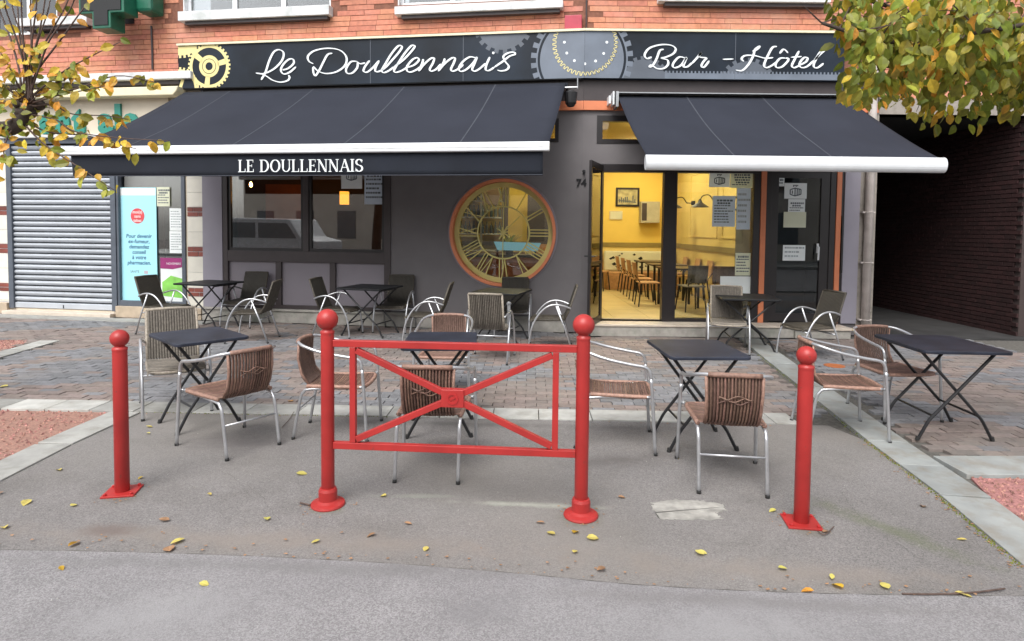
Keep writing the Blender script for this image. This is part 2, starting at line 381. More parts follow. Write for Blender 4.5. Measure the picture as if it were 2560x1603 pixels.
def wall_holes(mb, x0, x1, z0, z1, holes, n0, n1):
    """front at n1, back at n0; rectangular holes with reveals"""
    xs = sorted({x0, x1, *[h[0] for h in holes], *[h[1] for h in holes]}); zs = sorted({z0, z1, *[h[2] for h in holes], *[h[3] for h in holes]})
    def inside(x, z): return any(h[0] < x < h[1] and h[2] < z < h[3] for h in holes)
    for i in range(len(xs)-1):
        for j in range(len(zs)-1):
            a, b, c, d = xs[i], xs[i+1], zs[j], zs[j+1]
            if inside((a+b)/2, (c+d)/2): continue
            mb.add([(a, -n1, c), (b, -n1, c), (b, -n1, d), (a, -n1, d)], [(0, 1, 2, 3)])
            mb.add([(a, -n0, c), (b, -n0, c), (b, -n0, d), (a, -n0, d)], [(3, 2, 1, 0)])
    for a, b, c, d in holes+[(x0, x1, z0, z1)]:
        mb.add([(a, -n1, c), (b, -n1, c), (b, -n0, c), (a, -n0, c), (a, -n1, d), (b, -n1, d), (b, -n0, d), (a, -n0, d)],
               [(0, 3, 2, 1), (4, 5, 6, 7), (0, 4, 7, 3), (1, 2, 6, 5)])
    return mb
def ring(mb, cx, cz, r0, r1, y0, y1, seg=64, a0=0, a1=2*pi):
    """flat ring in the xz plane with depth y0 (front) .. y1 (back)"""
    full = abs(a1-a0-2*pi) < 1e-6; n = seg if full else seg+1; b = len(mb.v)
    for k in range(n):
        q = a0+(a1-a0)*k/seg
        for r, y in ((r0, y0), (r1, y0), (r1, y1), (r0, y1)): mb.v.append((cx+r*cos(q), y, cz+r*sin(q)))
    for k in range(seg):
        i, j = b+4*k, b+4*((k+1) % n)
        for e in range(4):
            mb.f.append((i+e, i+(e+1) % 4, j+(e+1) % 4, j+e)); mb.mi.append(mb.cur)
    return mb
def polymesh_clip(quad, x0, x1, z0, z1):
    def cl(p, ax, val, keep):
        out = []
        for i in range(len(p)):
            a, b = p[i-1], p[i]; ia, ib = keep(a[ax], val), keep(b[ax], val)
            if ia != ib:
                t = (val-a[ax])/(b[ax]-a[ax]); out.append((a[0]+(b[0]-a[0])*t, a[1]+(b[1]-a[1])*t))
            if ib: out.append(b)
        return out
    p = quad
    for ax, val, k in ((0, x0, lambda a, b: a >= b), (0, x1, lambda a, b: a <= b), (1, z0, lambda a, b: a >= b), (1, z1, lambda a, b: a <= b)):
        if len(p) < 3: return None
        p = cl(p, ax, val, k)
    return p if len(p) >= 3 else None

# ------------------------------------------------------------------ ground
def gp(pts): return [tuple(G(*p)[:2]) for p in pts]
struct('ground', MB().prism([(-60, -40), (60, -40), (60, 60), (-60, 60)], -.30, -.06), 'ground')
struct('paving_bed', MB().prism([(-16, 1.0), (16, 1.0), (16, 22), (-16, 22)], -.055, -.022), 'bed')
ROWL, ROWR = G(350, 1031), G(2070, 1064)
rdir = (ROWR-ROWL).normalized(); rper = Vector((-rdir.y, rdir.x, 0))
Sa, Sb, Sc, Sd = G(1898, 887), G(2169, 1104), G(2350, 1240), G(2562, 1420)
fore = gp([(350, 1031), (170, 1118), (0, 1206), (-300, 1345)])+[(-9, 1.6), (9, 1.2)]+gp([(2900, 1650), (2562, 1420), (2350, 1240), (2169, 1104), (2070, 1064)])
struct('forecourt', MB().prism(fore, -.05, 0), 'asphalt')
seamline = gp([(-900, 1372), (0, 1378), (340, 1384), (640, 1394), (980, 1412), (1280, 1436), (1600, 1466), (1950, 1484), (2300, 1492), (2560, 1494), (3300, 1500)])
struct('road', MB().prism([(-40, seamline[0][1])]+seamline+[(40, seamline[-1][1]), (40, -7), (-40, -7)], -.05, .006), 'road')
struct('far_pavement', MB().prism([(-40, -7), (40, -7), (40, -12), (-40, -12)], -.05, .13), 'slab')
patch = gp([(1628, 1256), (1690, 1250), (1760, 1254), (1808, 1262), (1812, 1276), (1790, 1284), (1806, 1298), (1720, 1301), (1650, 1298), (1636, 1278)])
mbp = MB()
for k in range(2):
    pp = patch
mbp.prism(patch, -.01, .0025)
rr_ = random.Random(5); P2 = []
for i in range(len(patch)):
    a, b = Vector(patch[i]), Vector(patch[(i+1) % len(patch)])
    for k in range(9): q = a.lerp(b, k/9)+Vector((rr_.gauss(0, .006), rr_.gauss(0, .006))); P2.append(tuple(q))
struct('cement_patch', MB().prism(P2, -.01, .0025), 'cement')
mbs = MB(); sl_ = spline([(p[0], p[1], 0) for p in seamline if -5 < p[0] < 5], 14); rr_ = random.Random(2)
for i in range(len(sl_)-1):
    a, b = sl_[i], sl_[i+1]; w0 = .0012+.0011*sin(i*1.3); w1 = .0012+.0011*sin((i+1)*1.3)
    mbs.add([(a.x, a.y-w0, .0075), (b.x, b.y-w1, .0075), (b.x, b.y+w1, .0078), (a.x, a.y+w0, .0078)], [(0, 1, 2, 3)])
struct('road_seam', mbs, 'bed')
def crack(pts, w_=.0018):
    P = spline([G(*p) for p in pts], 8); P = [p+Vector((rr_.gauss(0, .007), rr_.gauss(0, .007), 0)) for p in P]; mb = MB()
    for i in range(len(P)-1):
        a, b = P[i], P[i+1]; t = (b-a).normalized(); n_ = Vector((-t.y, t.x, 0))*w_*.5
        z = .0085 if min(a.y, b.y) < 3.1 else .0015
        mb.add([(a.x+n_.x, a.y+n_.y, z), (a.x-n_.x, a.y-n_.y, z), (b.x-n_.x, b.y-n_.y, z), (b.x+n_.x, b.y+n_.y, z)], [(3, 2, 1, 0)])
    return mb
for pts in ([(2100, 1230), (2160, 1300), (2230, 1350), (2330, 1420)], [(560, 1180), (640, 1230), (700, 1300)]): struct('asphalt_crack', crack(pts), 'bed')
# slabs along the forecourt edge
SLABS = []
def slab(name, quad, m, z0=-.05, z1=.012, parent=None):
    cx = sum(q[0] for q in quad)/4; cy = sum(q[1] for q in quad)/4
    q2 = [((q[0]-cx)*.985, (q[1]-cy)*.985) for q in quad]
    h = random.uniform(-.002, .002)
    o = part(name, MB().prism(q2, z0, z1+h), m, parent, bevel=.004)
    o.location = (cx, cy, 0); SLABS.append(quad); return o
edge = tag(bpy.data.objects.new('kerb_edging', None), kind='structure'); COL.objects.link(edge)
x = -6.3
while x < 5.62:
    L_ = random.choice([.40, .46, .34, .52]); a = ROWL+rdir*x; b = ROWL+rdir*min(x+L_, 5.72)
    if x > -2.8: slab('slab', [a, b, b+rper*.30, a+rper*.30], 'slab', parent=edge)
    x += L_
# left border of the tree pit
lb = [G(352, 1033), G(180, 1113), G(0, 1206), G(-300, 1345)]
for i in range(3):
    a, b = lb[i], lb[i+1]; d = (b-a); k = max(1, round(d.length/.62)); pr = Vector((d.y, -d.x, 0)).normalized()*.27
    for j in range(k):
        slab('slab', [a+d*j/k, a+d*(j+1)/k, a+d*(j+1)/k+pr, a+d*j/k+pr], 'slab', parent=edge)
# right border strip
def along(pts, L_, wdt, m):
    for i in range(len(pts)-1):
        a, b = pts[i], pts[i+1]; d = b-a; k = max(1, round(d.length/L_)); pr = Vector((-d.y, d.x, 0)).normalized()*wdt
        for j in range(k): slab('slab', [a+d*j/k, a+d*(j+1)/k, a+d*(j+1)/k+pr, a+d*j/k+pr], m, parent=edge)
top_ = Sa+(Sa-Sb).normalized()*1.25
along([Sd+(Sd-Sc)*1.2, Sd, Sc, Sb, Sa, top_][::-1], .62, .30, 'slab_r')
# red gravel tree pits
def pit(poly, name='gravel_bed'):
    mb = MB().prism(poly, -.05, -.008)
    xs = [p[0] for p in poly]; ys = [p[1] for p in poly]
    def ins(px, py):
        c = False; n = len(poly)
        for i in range(n):
            a, b = poly[i], poly[i-1]
            if (a[1] > py) != (b[1] > py) and px < (b[0]-a[0])*(py-a[1])/(b[1]-a[1])+a[0]: c = not c
        return c
    for k in range(int(2600*min(1.2, (max(xs)-min(xs))*(max(ys)-min(ys))/3))):
        px, py = random.uniform(min(xs), max(xs)), random.uniform(min(ys), max(ys))
        if not ins(px, py): continue
        r = random.uniform(.007, .017); a = random.uniform(0, 6); h = r*random.uniform(.6, 1.1)
        p = [(px+r*cos(a+q), py+r*sin(a+q), -.008+random.uniform(0, .003)) for q in (0, 2.1, 4.2)]
        mb.add(p+[(px+r*.2*cos(a), py+r*.2*sin(a), -.005+h)], [(0, 1, 3), (1, 2, 3), (2, 0, 3)])
    return part(name, mb, 'gravel', kind='stuff')
PITS = [gp([(-700, 1000), (240, 1008), (310, 1014), (180, 1085), (0, 1165), (-300, 1300), (-700, 1300)]),
        gp([(2428, 1192), (2900, 1200), (2900, 1500), (2700, 1420), (2478, 1243)]),
        gp([(-250, 845), (84, 849), (-20, 885), (-250, 905)])]
for p in PITS: pit(p)
along([G(-160, 935), G(-10, 899), G(150, 853)], .7, .26, 'slab')
slab('slab', [Vector((*p, 0)) for p in gp([(2330, 1143), (2600, 1143), (2600, 1192), (2416, 1190)])], 'slab_r', parent=edge)
def inpoly(poly, px, py):
    c = False
    for i in range(len(poly)):
        a, b = poly[i], poly[i-1]
        if (a[1] > py) != (b[1] > py) and px < (b[0]-a[0])*(py-a[1])/(b[1]-a[1])+a[0]: c = not c
    return c
def wall_y(x):
    if x < 1.10: return 9.85+(1.10-x)*math.tan(rad(8.5))-.10
    if x < 5.72: return 9.48
    return 17
def edge_x(y):      # strip between the terrace and the right pavement
    pts = [Sd+(Sd-Sc)*1.2, Sd, Sc, Sb, Sa, top_]
    for i in range(len(pts)-1):
        a, b = pts[i], pts[i+1]
        if a.y <= y <= b.y: return a.x+(b.x-a.x)*(y-a.y)/(b.y-a.y)
    return None
rows = []
pav = []
import bisect
for j in range(0, 130):
    for i in range(-45, 50):
        c = ROWL+rdir*((i+(.5 if j % 2 else 0))*.205)+rper*(.30+.055+j*.105)
        px, py = c.x, c.y
        if py > wall_y(px) or abs(px) > 11 or py > 14: continue
        e = edge_x(py)
        if e is not None and e-.10 < px < e+.48: continue
        if any(inpoly(p, px, py) for p in PITS) or any(inpoly([tuple(q[:2]) for q in s_], px, py) for s_ in SLABS): continue
        pav.append((px, py))
# the pavement right of the strip reaches further forward
for j in range(-32, 0):
    for i in range(20, 60):
        c = ROWL+rdir*((i+(.5 if j % 2 else 0))*.205)+rper*(.30+.055+j*.105)
        px, py = c.x, c.y; e = edge_x(py)
        if e is None or px < e+.40 or py < 3.2: continue
        if any(inpoly(p, px, py) for p in PITS) or any(inpoly([tuple(q[:2]) for q in s_], px, py) for s_ in SLABS): continue
        pav.append((px, py))
def zone(px, py):
    u = (px*.94+py*.34)/1.45; v = (py*.94-px*.34)/1.25
    return (math.floor(u)+math.floor(v)) % 2 == 0 if py < 7.6 else (math.floor(v*1.3) % 3 == 0)
pav.sort(key=lambda p: p[0]**2+p[1]**2+(30 if abs(p[0])/p[1] > .84 else 0))
pm = [MB().box(-.099, .099, -.049, .049, -.04, 0).mesh('paver', m) for m in ('paver_red', 'paver_grey')]
pave = tag(bpy.data.objects.new('pavement', None), kind='structure'); COL.objects.link(pave)
ang = math.atan2(rdir.y, rdir.x)
rest = [MB(), MB()]
for k, (px, py) in enumerate(pav):
    z = random.gauss(0, .0022); a = ang+random.gauss(0, .012); t = 1 if zone(px, py) else 0
    if random.random() < .06: t = 1-t
    if k < 300:
        o = put('paver', pm[t], pave, bevel=.003 if k < 300 else 0); o.location = (px, py, z); o.rotation_euler = (random.gauss(0, .006), random.gauss(0, .006), a)
    else:
        ca, sa = cos(a), sin(a); q = [(px+X*ca-Y*sa, py+X*sa+Y*ca) for X, Y in ((-.099, -.049), (.099, -.049), (.099, .049), (-.099, .049))]
        rest[t].prism(q, -.04, z)
for t in (0, 1): part('paver_field', rest[t], ('paver_red', 'paver_grey')[t], pave, kind='stuff')
# passage floor
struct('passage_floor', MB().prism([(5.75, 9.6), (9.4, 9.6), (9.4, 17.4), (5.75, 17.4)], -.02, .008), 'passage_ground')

# ------------------------------------------------------------------ building: brick upper floors
bld = thing('apartment_building', 'orange brick upper storey with white concrete window sills above the bar sign', 'building', FR.w(0, 0, 0))
def bp(name, mb, m, fr=FR, parent=None, **k): return part(name, mb, m, parent or bld, fr, **k)
ZB = 4.72; ZT = 6.6
HL = [(*frect(FL, 447, -200, 820, 14, .10)[:2], 5.16, 6.5), (*frect(FL, 990, -200, 1405, 6, .10)[:2], 5.27, 6.5), (-11.4, -9.35, 5.05, 6.5)]
HR = [(*frect(FR, 1650, -200, 2070, 0, .10)[:2], 5.33, 6.5), (5.2, 7.4, 5.33, 6.5)]
bp('wall', wall_holes(MB(), -13.5, .0, 4.10, ZT, HL, -.25, 0), 'mortar', FL)
bp('wall', wall_holes(MB(), 0, 8.9, 3.95, ZT, HR, -.25, 0), 'mortar', FR)
brm = [MB().box(-l/2, l/2, -.006, .03, -.0382, .0382).mesh('brick', 'brick') for l in (.46, .27)]
bl = []
for fr, x0, x1, holes, zb in ((FL, -13.4, -.001, HL, 3.98), (FR, .001, 8.8, HR, 3.98)):
    j = 0; z = zb
    while z < ZT:
        x = x0+random.uniform(0, .3)
        while x < x1-.12:
            t = 0 if random.random() < .72 else 1; l = (.46, .27)[t]
            if x+l > x1: break
            c = x+l/2
            lowest = 4.72 if (fr is FR and c < 4.5) or (fr is FL and c > -6.9) else (4.30 if fr is FL else 3.6)
            if z > lowest and not any(h[0]-.02 < x+l and x < h[1]+.02 and h[2]-.02 < z+.04 and z-.04 < h[3] for h in holes):
                bl.append((fr, c, z, t))
            x += l+.006
        z += .0855
bl.sort(key=lambda b: (b[2] > 5.45 or (b[0] is FL and b[1] < -10.2) or (b[0] is FR and b[1] > 6.0), (b[1]+1)**2+3*(b[2]-4.7)**2))
brest = {FL: MB(), FR: MB()}
for k, (fr, c, z, t) in enumerate(bl):
    d = random.uniform(-.003, .003)
    if k < 300:
        o = put('brick', brm[t], bld, fr); lm = wmat(bld).inverted() @ fr.m @ Matrix.Translation((c, d-.004, z)); o.location = lm.to_translation()
    else:
        l = (.46, .27)[t]; brest[fr].box(c-l/2, c+l/2, d-.010, .02, z-.0382, z+.0382)
for fr in (FL, FR): bp('brick_courses', brest[fr], 'brick', fr, kind='stuff')
# windows of the upper floor
def upwin(fr, h, leafs=2, name='window'):
    a, b, c, d = h; mb = MB()
    for x0, x1, z0, z1 in ((a, a+.07, c, d), (b-.07, b, c, d), (a+.07, b-.07, c, c+.07), (a+.07, b-.07, d-.07, d)): mb.box(x0, x1, .10, .16, z0, z1)
    for k in range(1, leafs): m_ = a+(b-a)*k/leafs; mb.box(m_-.04, m_+.04, .10, .16, c+.07, d-.07)
    o = bp(name, mb, 'white', fr); part('pane', MB().box(a+.06, b-.06, .125, .135, c+.06, d-.06), 'glassd', o, Frame((0, 0), 0) and None)
    bp('window_reveal', MB().box(a-.001, a+.02, -.002, .10, c, d), 'concrete', fr); bp('window_reveal', MB().box(b-.02, b+.001, -.002, .10, c, d), 'concrete', fr)
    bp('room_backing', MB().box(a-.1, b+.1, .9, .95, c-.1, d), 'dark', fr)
for h in HL: upwin(FL, h, 3)
for h in HR: upwin(FR, h, 3)
def sill(fr, u0, u1, v0, v1, n=.16):
    a, b, c, d = frect(fr, u0, v0, u1, v1, n); bp('window_sill', MB().box(a, b, -n, .12, c, d), 'concrete', fr, bevel=.006)
    bp('sill_base', MB().box(a+.1, b-.05, -n+.05, .1, c-.055, c), 'brown_alu', fr)
sill(FL, 444, 822, 20, 44); sill(FL, 986, 1407, 7, 27); sill(FR, 1648, 2078, -14, 4); sill(FL, 40, 216, 42, 62)
# corner strip, red box, cable
bp('corner_joint', MB().tube([(.02, -.03, 4.72), (.02, -.03, 6.5)], .012, 6), 'brown_alu', FR)
a, b, c, d = frect(FL, 1411, 34, 1454, 71, .2)
solo('alarm_box', MB().box(a, b, -.14, -.02, c, d), 'magenta', 'magenta plastic box on the brick above the sign corner', 'alarm box', FL, bevel=.008)
a = FL.hit(380, 100, .03)[0]
cb = MB().tube([(a, -.03, 4.35), (a, -.03, 4.7), (a-.01, -.03, 5.1)], .017, 6)
solo('wall_cable', cb, 'brown_alu', 'thin dark cable pipe on the brick under the pharmacy cross', 'cable', FL)

# pharmacy cross sign sticking out of the wall, seen from below
cr = thing('pharmacy_cross', 'green and black pharmacy cross sign jutting from the brick wall', 'pharmacy sign', FL.w(-8.3, 0, 5.3))
cx, cz = FL.hit(300, 20, .45); 
def crossprof(s, t): return [(-t, -s), (t, -s), (t, -t), (s, -t), (s, t), (t, t), (t, s), (-t, s), (-t, t), (-s, t), (-s, -t), (-t, -t)]
cx, cz = FL.hit(256, 72, .6); zc = cz+.42
mb = MB(); mb.slabxz([(cx+p[0]*1.0, zc+p[1]) for p in crossprof(.42, .17)], -.62, -.30); part('case', mb, 'green', cr, FL, bevel=.012)
mb = MB(); mb.slabxz([(cx+p[0]*1.0, zc+p[1]) for p in crossprof(.37, .13)], -.635, -.622); part('display', mb, 'dark', cr, FL)
mb = MB(); mb.slabxz([(cx+p[0], zc+p[1]) for p in crossprof(.40, .155)], -.30, -.285); part('back_plate', mb, 'black_alu', cr, FL)
part('bracket', MB().box(cx-.03, cx+.03, -.285, 0, zc-.03, zc+.03).box(cx-.1, cx+.1, -.02, 0, zc-.15, zc+.15), 'black_alu', cr, FL)
gx, gz = FL.hit(362, 6, .3)
solo('green_lamp_box', MB().box(gx-.14, gx+.16, -.36, -.02, gz-.17, gz+.7), 'green', 'dark green metal box hanging on the brick beside the pharmacy cross', 'sign box', FL, bevel=.05)

# ------------------------------------------------------------------ fascia sign with gears and script
N0 = .15
def spx(fr, u, v, n=N0): return fr.hit(u, v, n)
zs0, zs1 = 3.985, 4.70
sl = FL.hit(446, 165, N0)[0]; sr = FR.hit(2112, 140, N0)[0]
sg = thing('fascia_sign', 'long navy shop sign with gold and grey gears and white script lettering', 'sign', FR.w(0, N0, zs0))
cj = .021; cjr = .001
part('board', MB().box(sl, cj-.01, -N0, -.02, zs0, zs1), 'board', sg, FL)
part('board', MB().box(cjr-.012, sr, -N0, -.02, zs0, zs1), 'board', sg, FR)
part('top_trim', MB().box(sl-.01, cj-.008, -N0-.03, -.02, zs1, zs1+.035), 'cream', sg, FL)
part('top_trim', MB().box(cjr-.012, sr+.01, -N0-.03, -.02, zs1, zs1+.035), 'cream', sg, FR)
for fr, u in ((FL, 926), (FL, 1158), (FR, 1838)):
    x = fr.hit(u, 150, N0)[0]; part('panel_joint', MB().box(x-.004, x+.004, -N0-.0025, -N0, zs0, zs1), 'silver2', sg, fr)
def gearquads(cx, cz, r0, r1, rt, teeth, duty=.5, a_off=0, disc=None):
    q = []; k = 6
    for i in range(teeth*k):
        a, b = a_off+2*pi*i/(teeth*k), a_off+2*pi*(i+1)/(teeth*k)
        f = (i % k)/k; R_ = rt if f < duty else r1
        q.append([(cx+r0*cos(a), cz+r0*sin(a)), (cx+R_*cos(a), cz+R_*sin(a)), (cx+R_*cos(b), cz+R_*sin(b)), (cx+r0*cos(b), cz+r0*sin(b))])
    return q
def prnt(name, quads, m, lay, x0=None, x1=None, fr=FL, label=None):
    x0 = sl if x0 is None else x0; x1 = .010 if x1 is None else x1; mb = MB()
    for q in quads:
        p = polymesh_clip(q, x0, x1, zs0+.002, zs1-.002)
        if p: mb.flat(p, -N0-.0012*lay)
    return part(name, mb, m, sg, fr, label=label)
def L2(u, v): return FL.hit(u, v, N0)
def R2(u, v): return FR.hit(u, v, N0)
S1 = abs(L2(570, 166)[0]-L2(477, 166)[0])/93     # metres per pixel around the gold gear
c = L2(523, 166)
q = gearquads(*c, 42*S1, 49*S1, 53*S1, 34)+gearquads(*c, 9*S1, 25*S1, 25*S1, 12)
for a in (rad(142), rad(14), rad(262)):
    d = (cos(a), sin(a)); n_ = (-d[1], d[0]); h = 5.5*S1
    q.append([(c[0]+d[0]*22*S1+n_[0]*h, c[1]+d[1]*22*S1+n_[1]*h), (c[0]+d[0]*44*S1+n_[0]*h*1.2, c[1]+d[1]*44*S1+n_[1]*h*1.2),
              (c[0]+d[0]*44*S1-n_[0]*h*1.2, c[1]+d[1]*44*S1-n_[1]*h*1.2), (c[0]+d[0]*22*S1-n_[0]*h, c[1]+d[1]*22*S1-n_[1]*h)])
prnt('gold_gear', q, 'gold', 2)
prnt('gear_line', gearquads(*c, 16*S1, 17.2*S1, 17.2*S1, 12), 'board', 4)
c2 = L2(452, 44); prnt('gold_gear', gearquads(*c2, 66*S1, 86*S1, 92*S1, 50), 'gold', 1, x1=L2(492, 120)[0])
c2 = L2(449, 222); q = gearquads(*c2, 38*S1, 44*S1, 49*S1, 30)
q += [[(c2[0]-3*S1, c2[1]), (c2[0]+5*S1, c2[1]), (c2[0]+20*S1, c2[1]+40*S1), (c2[0]+12*S1, c2[1]+42*S1)]]
prnt('gold_gear', q, 'gold', 1)
# big grey gear over the corner
S2 = 1550/9.70; S2 = 1/S2
cL = L2(1454, 147); cR = (L2(1454, 147)[0]+.004, R2(1456, 147)[1])
for fr, cc, lim in ((FL, cL, (L2(1180, 150)[0], .010)), (FR, (R2(1455, 147)), (-.010, R2(1640, 150)[0]))):
    prnt('grey_gear', gearquads(*cc, 0, 103*S2, 103*S2, 40), 'silver', 2, *lim, fr=fr)
    prnt('dark_ring', gearquads(*cc, 103*S2, 109*S2, 109*S2, 40), 'board', 2, *lim, fr=fr)
    prnt('grey_ring', gearquads(*cc, 109*S2, 113*S2, 126*S2, 30, duty=.5, a_off=.06), 'silver', 3, *lim, fr=fr)
    ci = (L2(1463, 107) if fr is FL else R2(1463, 107))
    
    mb = MB()
    tee = 44; pts = []
    for i in range(tee):
        for f, r_ in ((0, 80), (.28, 80), (.42, 72), (.86, 72)):
            a = 2*pi*(i+f)/tee; pts.append((ci[0]+r_*S2*cos(a), ci[1]+r_*S2*sin(a)))
    qs = []
    for i in range(len(pts)):
        p, r_ = Vector(pts[i]), Vector(pts[(i+1) % len(pts)]); t = (r_-p).normalized()*.006; n_ = Vector((-t.y, t.x))*1.0
        qs.append([tuple(p-t+n_), tuple(r_+t+n_), tuple(r_+t-n_), tuple(p-t-n_)])
    prnt('gear_outline', qs, 'gold', 4, *lim, fr=fr)
    dq = []
    for u, v in ((1411, 106), (1417, 133), (1436, 152), (1462, 160), (1489, 153), (1509, 134), (1517, 106)):
        if (u < 1455) != (fr is FL): continue
        d0 = L2(u, v) if fr is FL else R2(u, v)
        dq += [[d0, *[(d0[0]+.021*cos(a+e), d0[1]+.021*sin(a+e)) for e in (0, .39, .785)]] for a in [k*pi/4 for k in range(8)]]
    prnt('gear_dot', dq, 'letter', 4, *lim, fr=fr)
cc = L2(1258, 58); prnt('grey_gear', gearquads(*cc, 0, 66*S2, 76*S2, 20, duty=.42), 'silver2', 1)
cc = R2(1610, 205); prnt('grey_gear', gearquads(*cc, 0, 55*S2, 63*S2, 20, duty=.42), 'silver2', 1, -.01, sr, FR)
cc = R2(1868, 218); prnt('grey_gear', gearquads(*cc, 0, 63*S2, 72*S2, 22, duty=.42), 'silver2', 1, -.01, sr, FR)
x = R2(1662, 185)[0]; zz = R2(1800, 184)[1]; qs = [[(x, zs0), (sr, zs0), (sr, zz), (x, zz)]]
while x < sr: qs.append([(x, zz-.001), (x+.03, zz-.001), (x+.026, zz+.034), (x+.004, zz+.034)]); x += .057
prnt('toothed_rack', qs, 'silver', 2, -.01, sr, FR)
# script lettering
def script(name, strokes, fr, ox, oy, sc, wd, m='letter', n=N0+.012, label=None):
    mb = MB()
    for si, st in enumerate(strokes):
        P = [(ox+x/sc, oy+y/sc) for x, y in st]; P = [Vector(fr.hit(u, v, n)) for u, v in P]
        P = [Vector((p.x, p.y, 0)) for p in P]; P = spline(P, 7); b = len(mb.v); m_ = len(P)
        for i, p in enumerate(P):
            t = (P[min(i+1, m_-1)]-P[max(i-1, 0)]).normalized(); nn = Vector((-t.y, t.x, 0))
            down = abs(t.x*.35+t.y*.94); end = min(1, min(i, m_-1-i)/2.5+.35)
            h = wd*(.42+.62*down**1.5)*end
            y0 = -n-.0008*(si % 3)-.0003*(i % 2)*0
            for q_, yy in ((p+nn*h, y0), (p-nn*h, y0), (p-nn*h, y0+.009), (p+nn*h, y0+.009)): mb.v.append((q_.x, yy, q_.y))
        for i in range(m_-1):
            for e in range(4):
                a, c_ = b+4*i, b+4*i+4
                mb.f.append((a+e, a+(e+1) % 4, c_+(e+1) % 4, c_+e)); mb.mi.append(0)
        mb.f.append((b, b+1, b+2, b+3)); mb.mi.append(0); mb.f.append((b+4*m_-1, b+4*m_-2, b+4*m_-3, b+4*m_-4)); mb.mi.append(0)
    return part(name, mb, m, sg, fr, label=label)
C2 = [
 [(868, 686), (905, 622), (935, 530), (975, 450), (1022, 427), (1060, 452), (1052, 510), (1005, 570), (945, 612), (880, 634), (822, 628)],
 [(822, 628), (868, 634), (915, 655), (965, 688), (1030, 706), (1090, 695), (1112, 670), (1104, 645)],
 [(1052, 602), (1100, 588), (1148, 545), (1140, 508), (1100, 515), (1055, 560), (1038, 605), (1062, 636), (1112, 622), (1168, 575)],
 [(1316, 548), (1278, 525), (1272, 480), (1330, 435), (1440, 415), (1545, 432), (1600, 490), (1590, 560), (1520, 615), (1430, 632), (1360, 612), (1316, 570)],
 [(1480, 458), (1440, 470), (1405, 530), (1370, 600), (1335, 650), (1318, 625), (1314, 575)],
 [(1690, 528), (1640, 532), (1600, 588), (1606, 628), (1650, 628), (1692, 585), (1698, 540), (1690, 528), (1720, 548), (1762, 540)],
 [(1800, 520), (1762, 570), (1748, 610), (1778, 620), (1830, 580), (1882, 520)],
 [(1882, 520), (1852, 580), (1852, 614), (1885, 612), (1935, 580), (2000, 510), (2060, 440), (2078, 400), (2046, 396), (1990, 460), (1935, 550), (1905, 605), (1922, 624), (1965, 608), (2010, 575)],
 [(2010, 575), (2090, 515), (2165, 435), (2188, 396), (2158, 395), (2105, 455), (2045, 545), (2010, 605), (2028, 622), (2075, 608), (2120, 580)],
 [(2120, 580), (2180, 560), (2222, 520), (2210, 496), (2170, 512), (2125, 565), (2120, 605), (2150, 620), (2210, 595), (2270, 545)]]
C3 = [
 [(200, 508), (190, 545), (160, 612)], [(160, 612), (205, 555), (262, 505), (292, 500), (284, 540), (256, 592), (268, 612), (310, 595), (352, 550)],
 [(385, 502), (370, 545), (328, 612)], [(328, 612), (380, 550), (440, 502), (472, 500), (462, 540), (438, 592), (452, 612), (495, 595), (545, 555)],
 [(652, 498), (600, 490), (540, 530), (506, 585), (522, 614), (572, 595), (630, 540), (660, 492), (640, 545), (620, 595), (640, 612), (682, 592), (735, 545)],
 [(772, 490), (745, 550), (736, 598), (765, 606), (810, 578)], [(796, 464), (806, 446)],
 [(810, 578), (880, 530), (940, 484), (984, 468), (980, 450), (930, 455), (888, 486), (905, 530), (934, 570), (915, 600), (868, 610), (836, 602)]]
script('script_lettering', C2, FL, 400, 0, 3.436, .017)
script('script_lettering', C3, FL, 1000, 0, 3.436, .017)
C8 = [
 [(616, 490), (575, 503), (556, 468), (600, 412), (700, 384), (785, 390), (822, 422), (800, 462), (740, 490), (700, 500), (750, 515), (757, 552), (722, 586), (665, 590), (615, 560), (592, 578)],
 [(720, 424), (685, 436), (660, 500), (628, 558), (598, 578)],
 [(905, 500), (855, 490), (812, 528), (796, 568), (820, 582), (870, 558), (915, 495), (895, 545), (890, 575), (925, 572), (962, 540)],
 [(962, 545), (1005, 497), (1044, 450), (1026, 474), (1034, 492), (1086, 498), (1068, 520), (1046, 555), (1048, 576), (1072, 572), (1110, 522)],
 [(1228, 510), (1318, 508)],
 [(1548, 395), (1505, 425), (1488, 480), (1450, 550), (1395, 605), (1338, 602)], [(1482, 440), (1520, 425), (1548, 395)],
 [(1408, 528), (1388, 505), (1420, 478), (1500, 478), (1590, 500), (1660, 495)],
 [(1692, 400), (1655, 408), (1618, 470), (1582, 555), (1600, 582), (1650, 562), (1705, 520)],
 [(1765, 500), (1720, 502), (1682, 548), (1690, 580), (1735, 574), (1782, 530), (1790, 502), (1765, 500)], [(1716, 460), (1750, 424), (1788, 456)],
 [(1882, 438), (1842, 515), (1820, 565), (1842, 582), (1892, 558)], [(1812, 492), (1905, 486)],
 [(1892, 558), (1942, 530), (1955, 498), (1922, 498), (1886, 548), (1900, 580), (1950, 572), (2010, 520)],
 [(2010, 520), (2075, 455), (2140, 400), (2120, 394), (2062, 450), (2012, 540), (2012, 578), (2045, 580), (2092, 545)]]
script('script_lettering', C8, FR, 1450, 0, 3.436, .0165)
part('soffit', MB().box(sl, -.02, -N0+.01, -.03, zs0-.012, zs0-.001), 'dark', sg, FL)

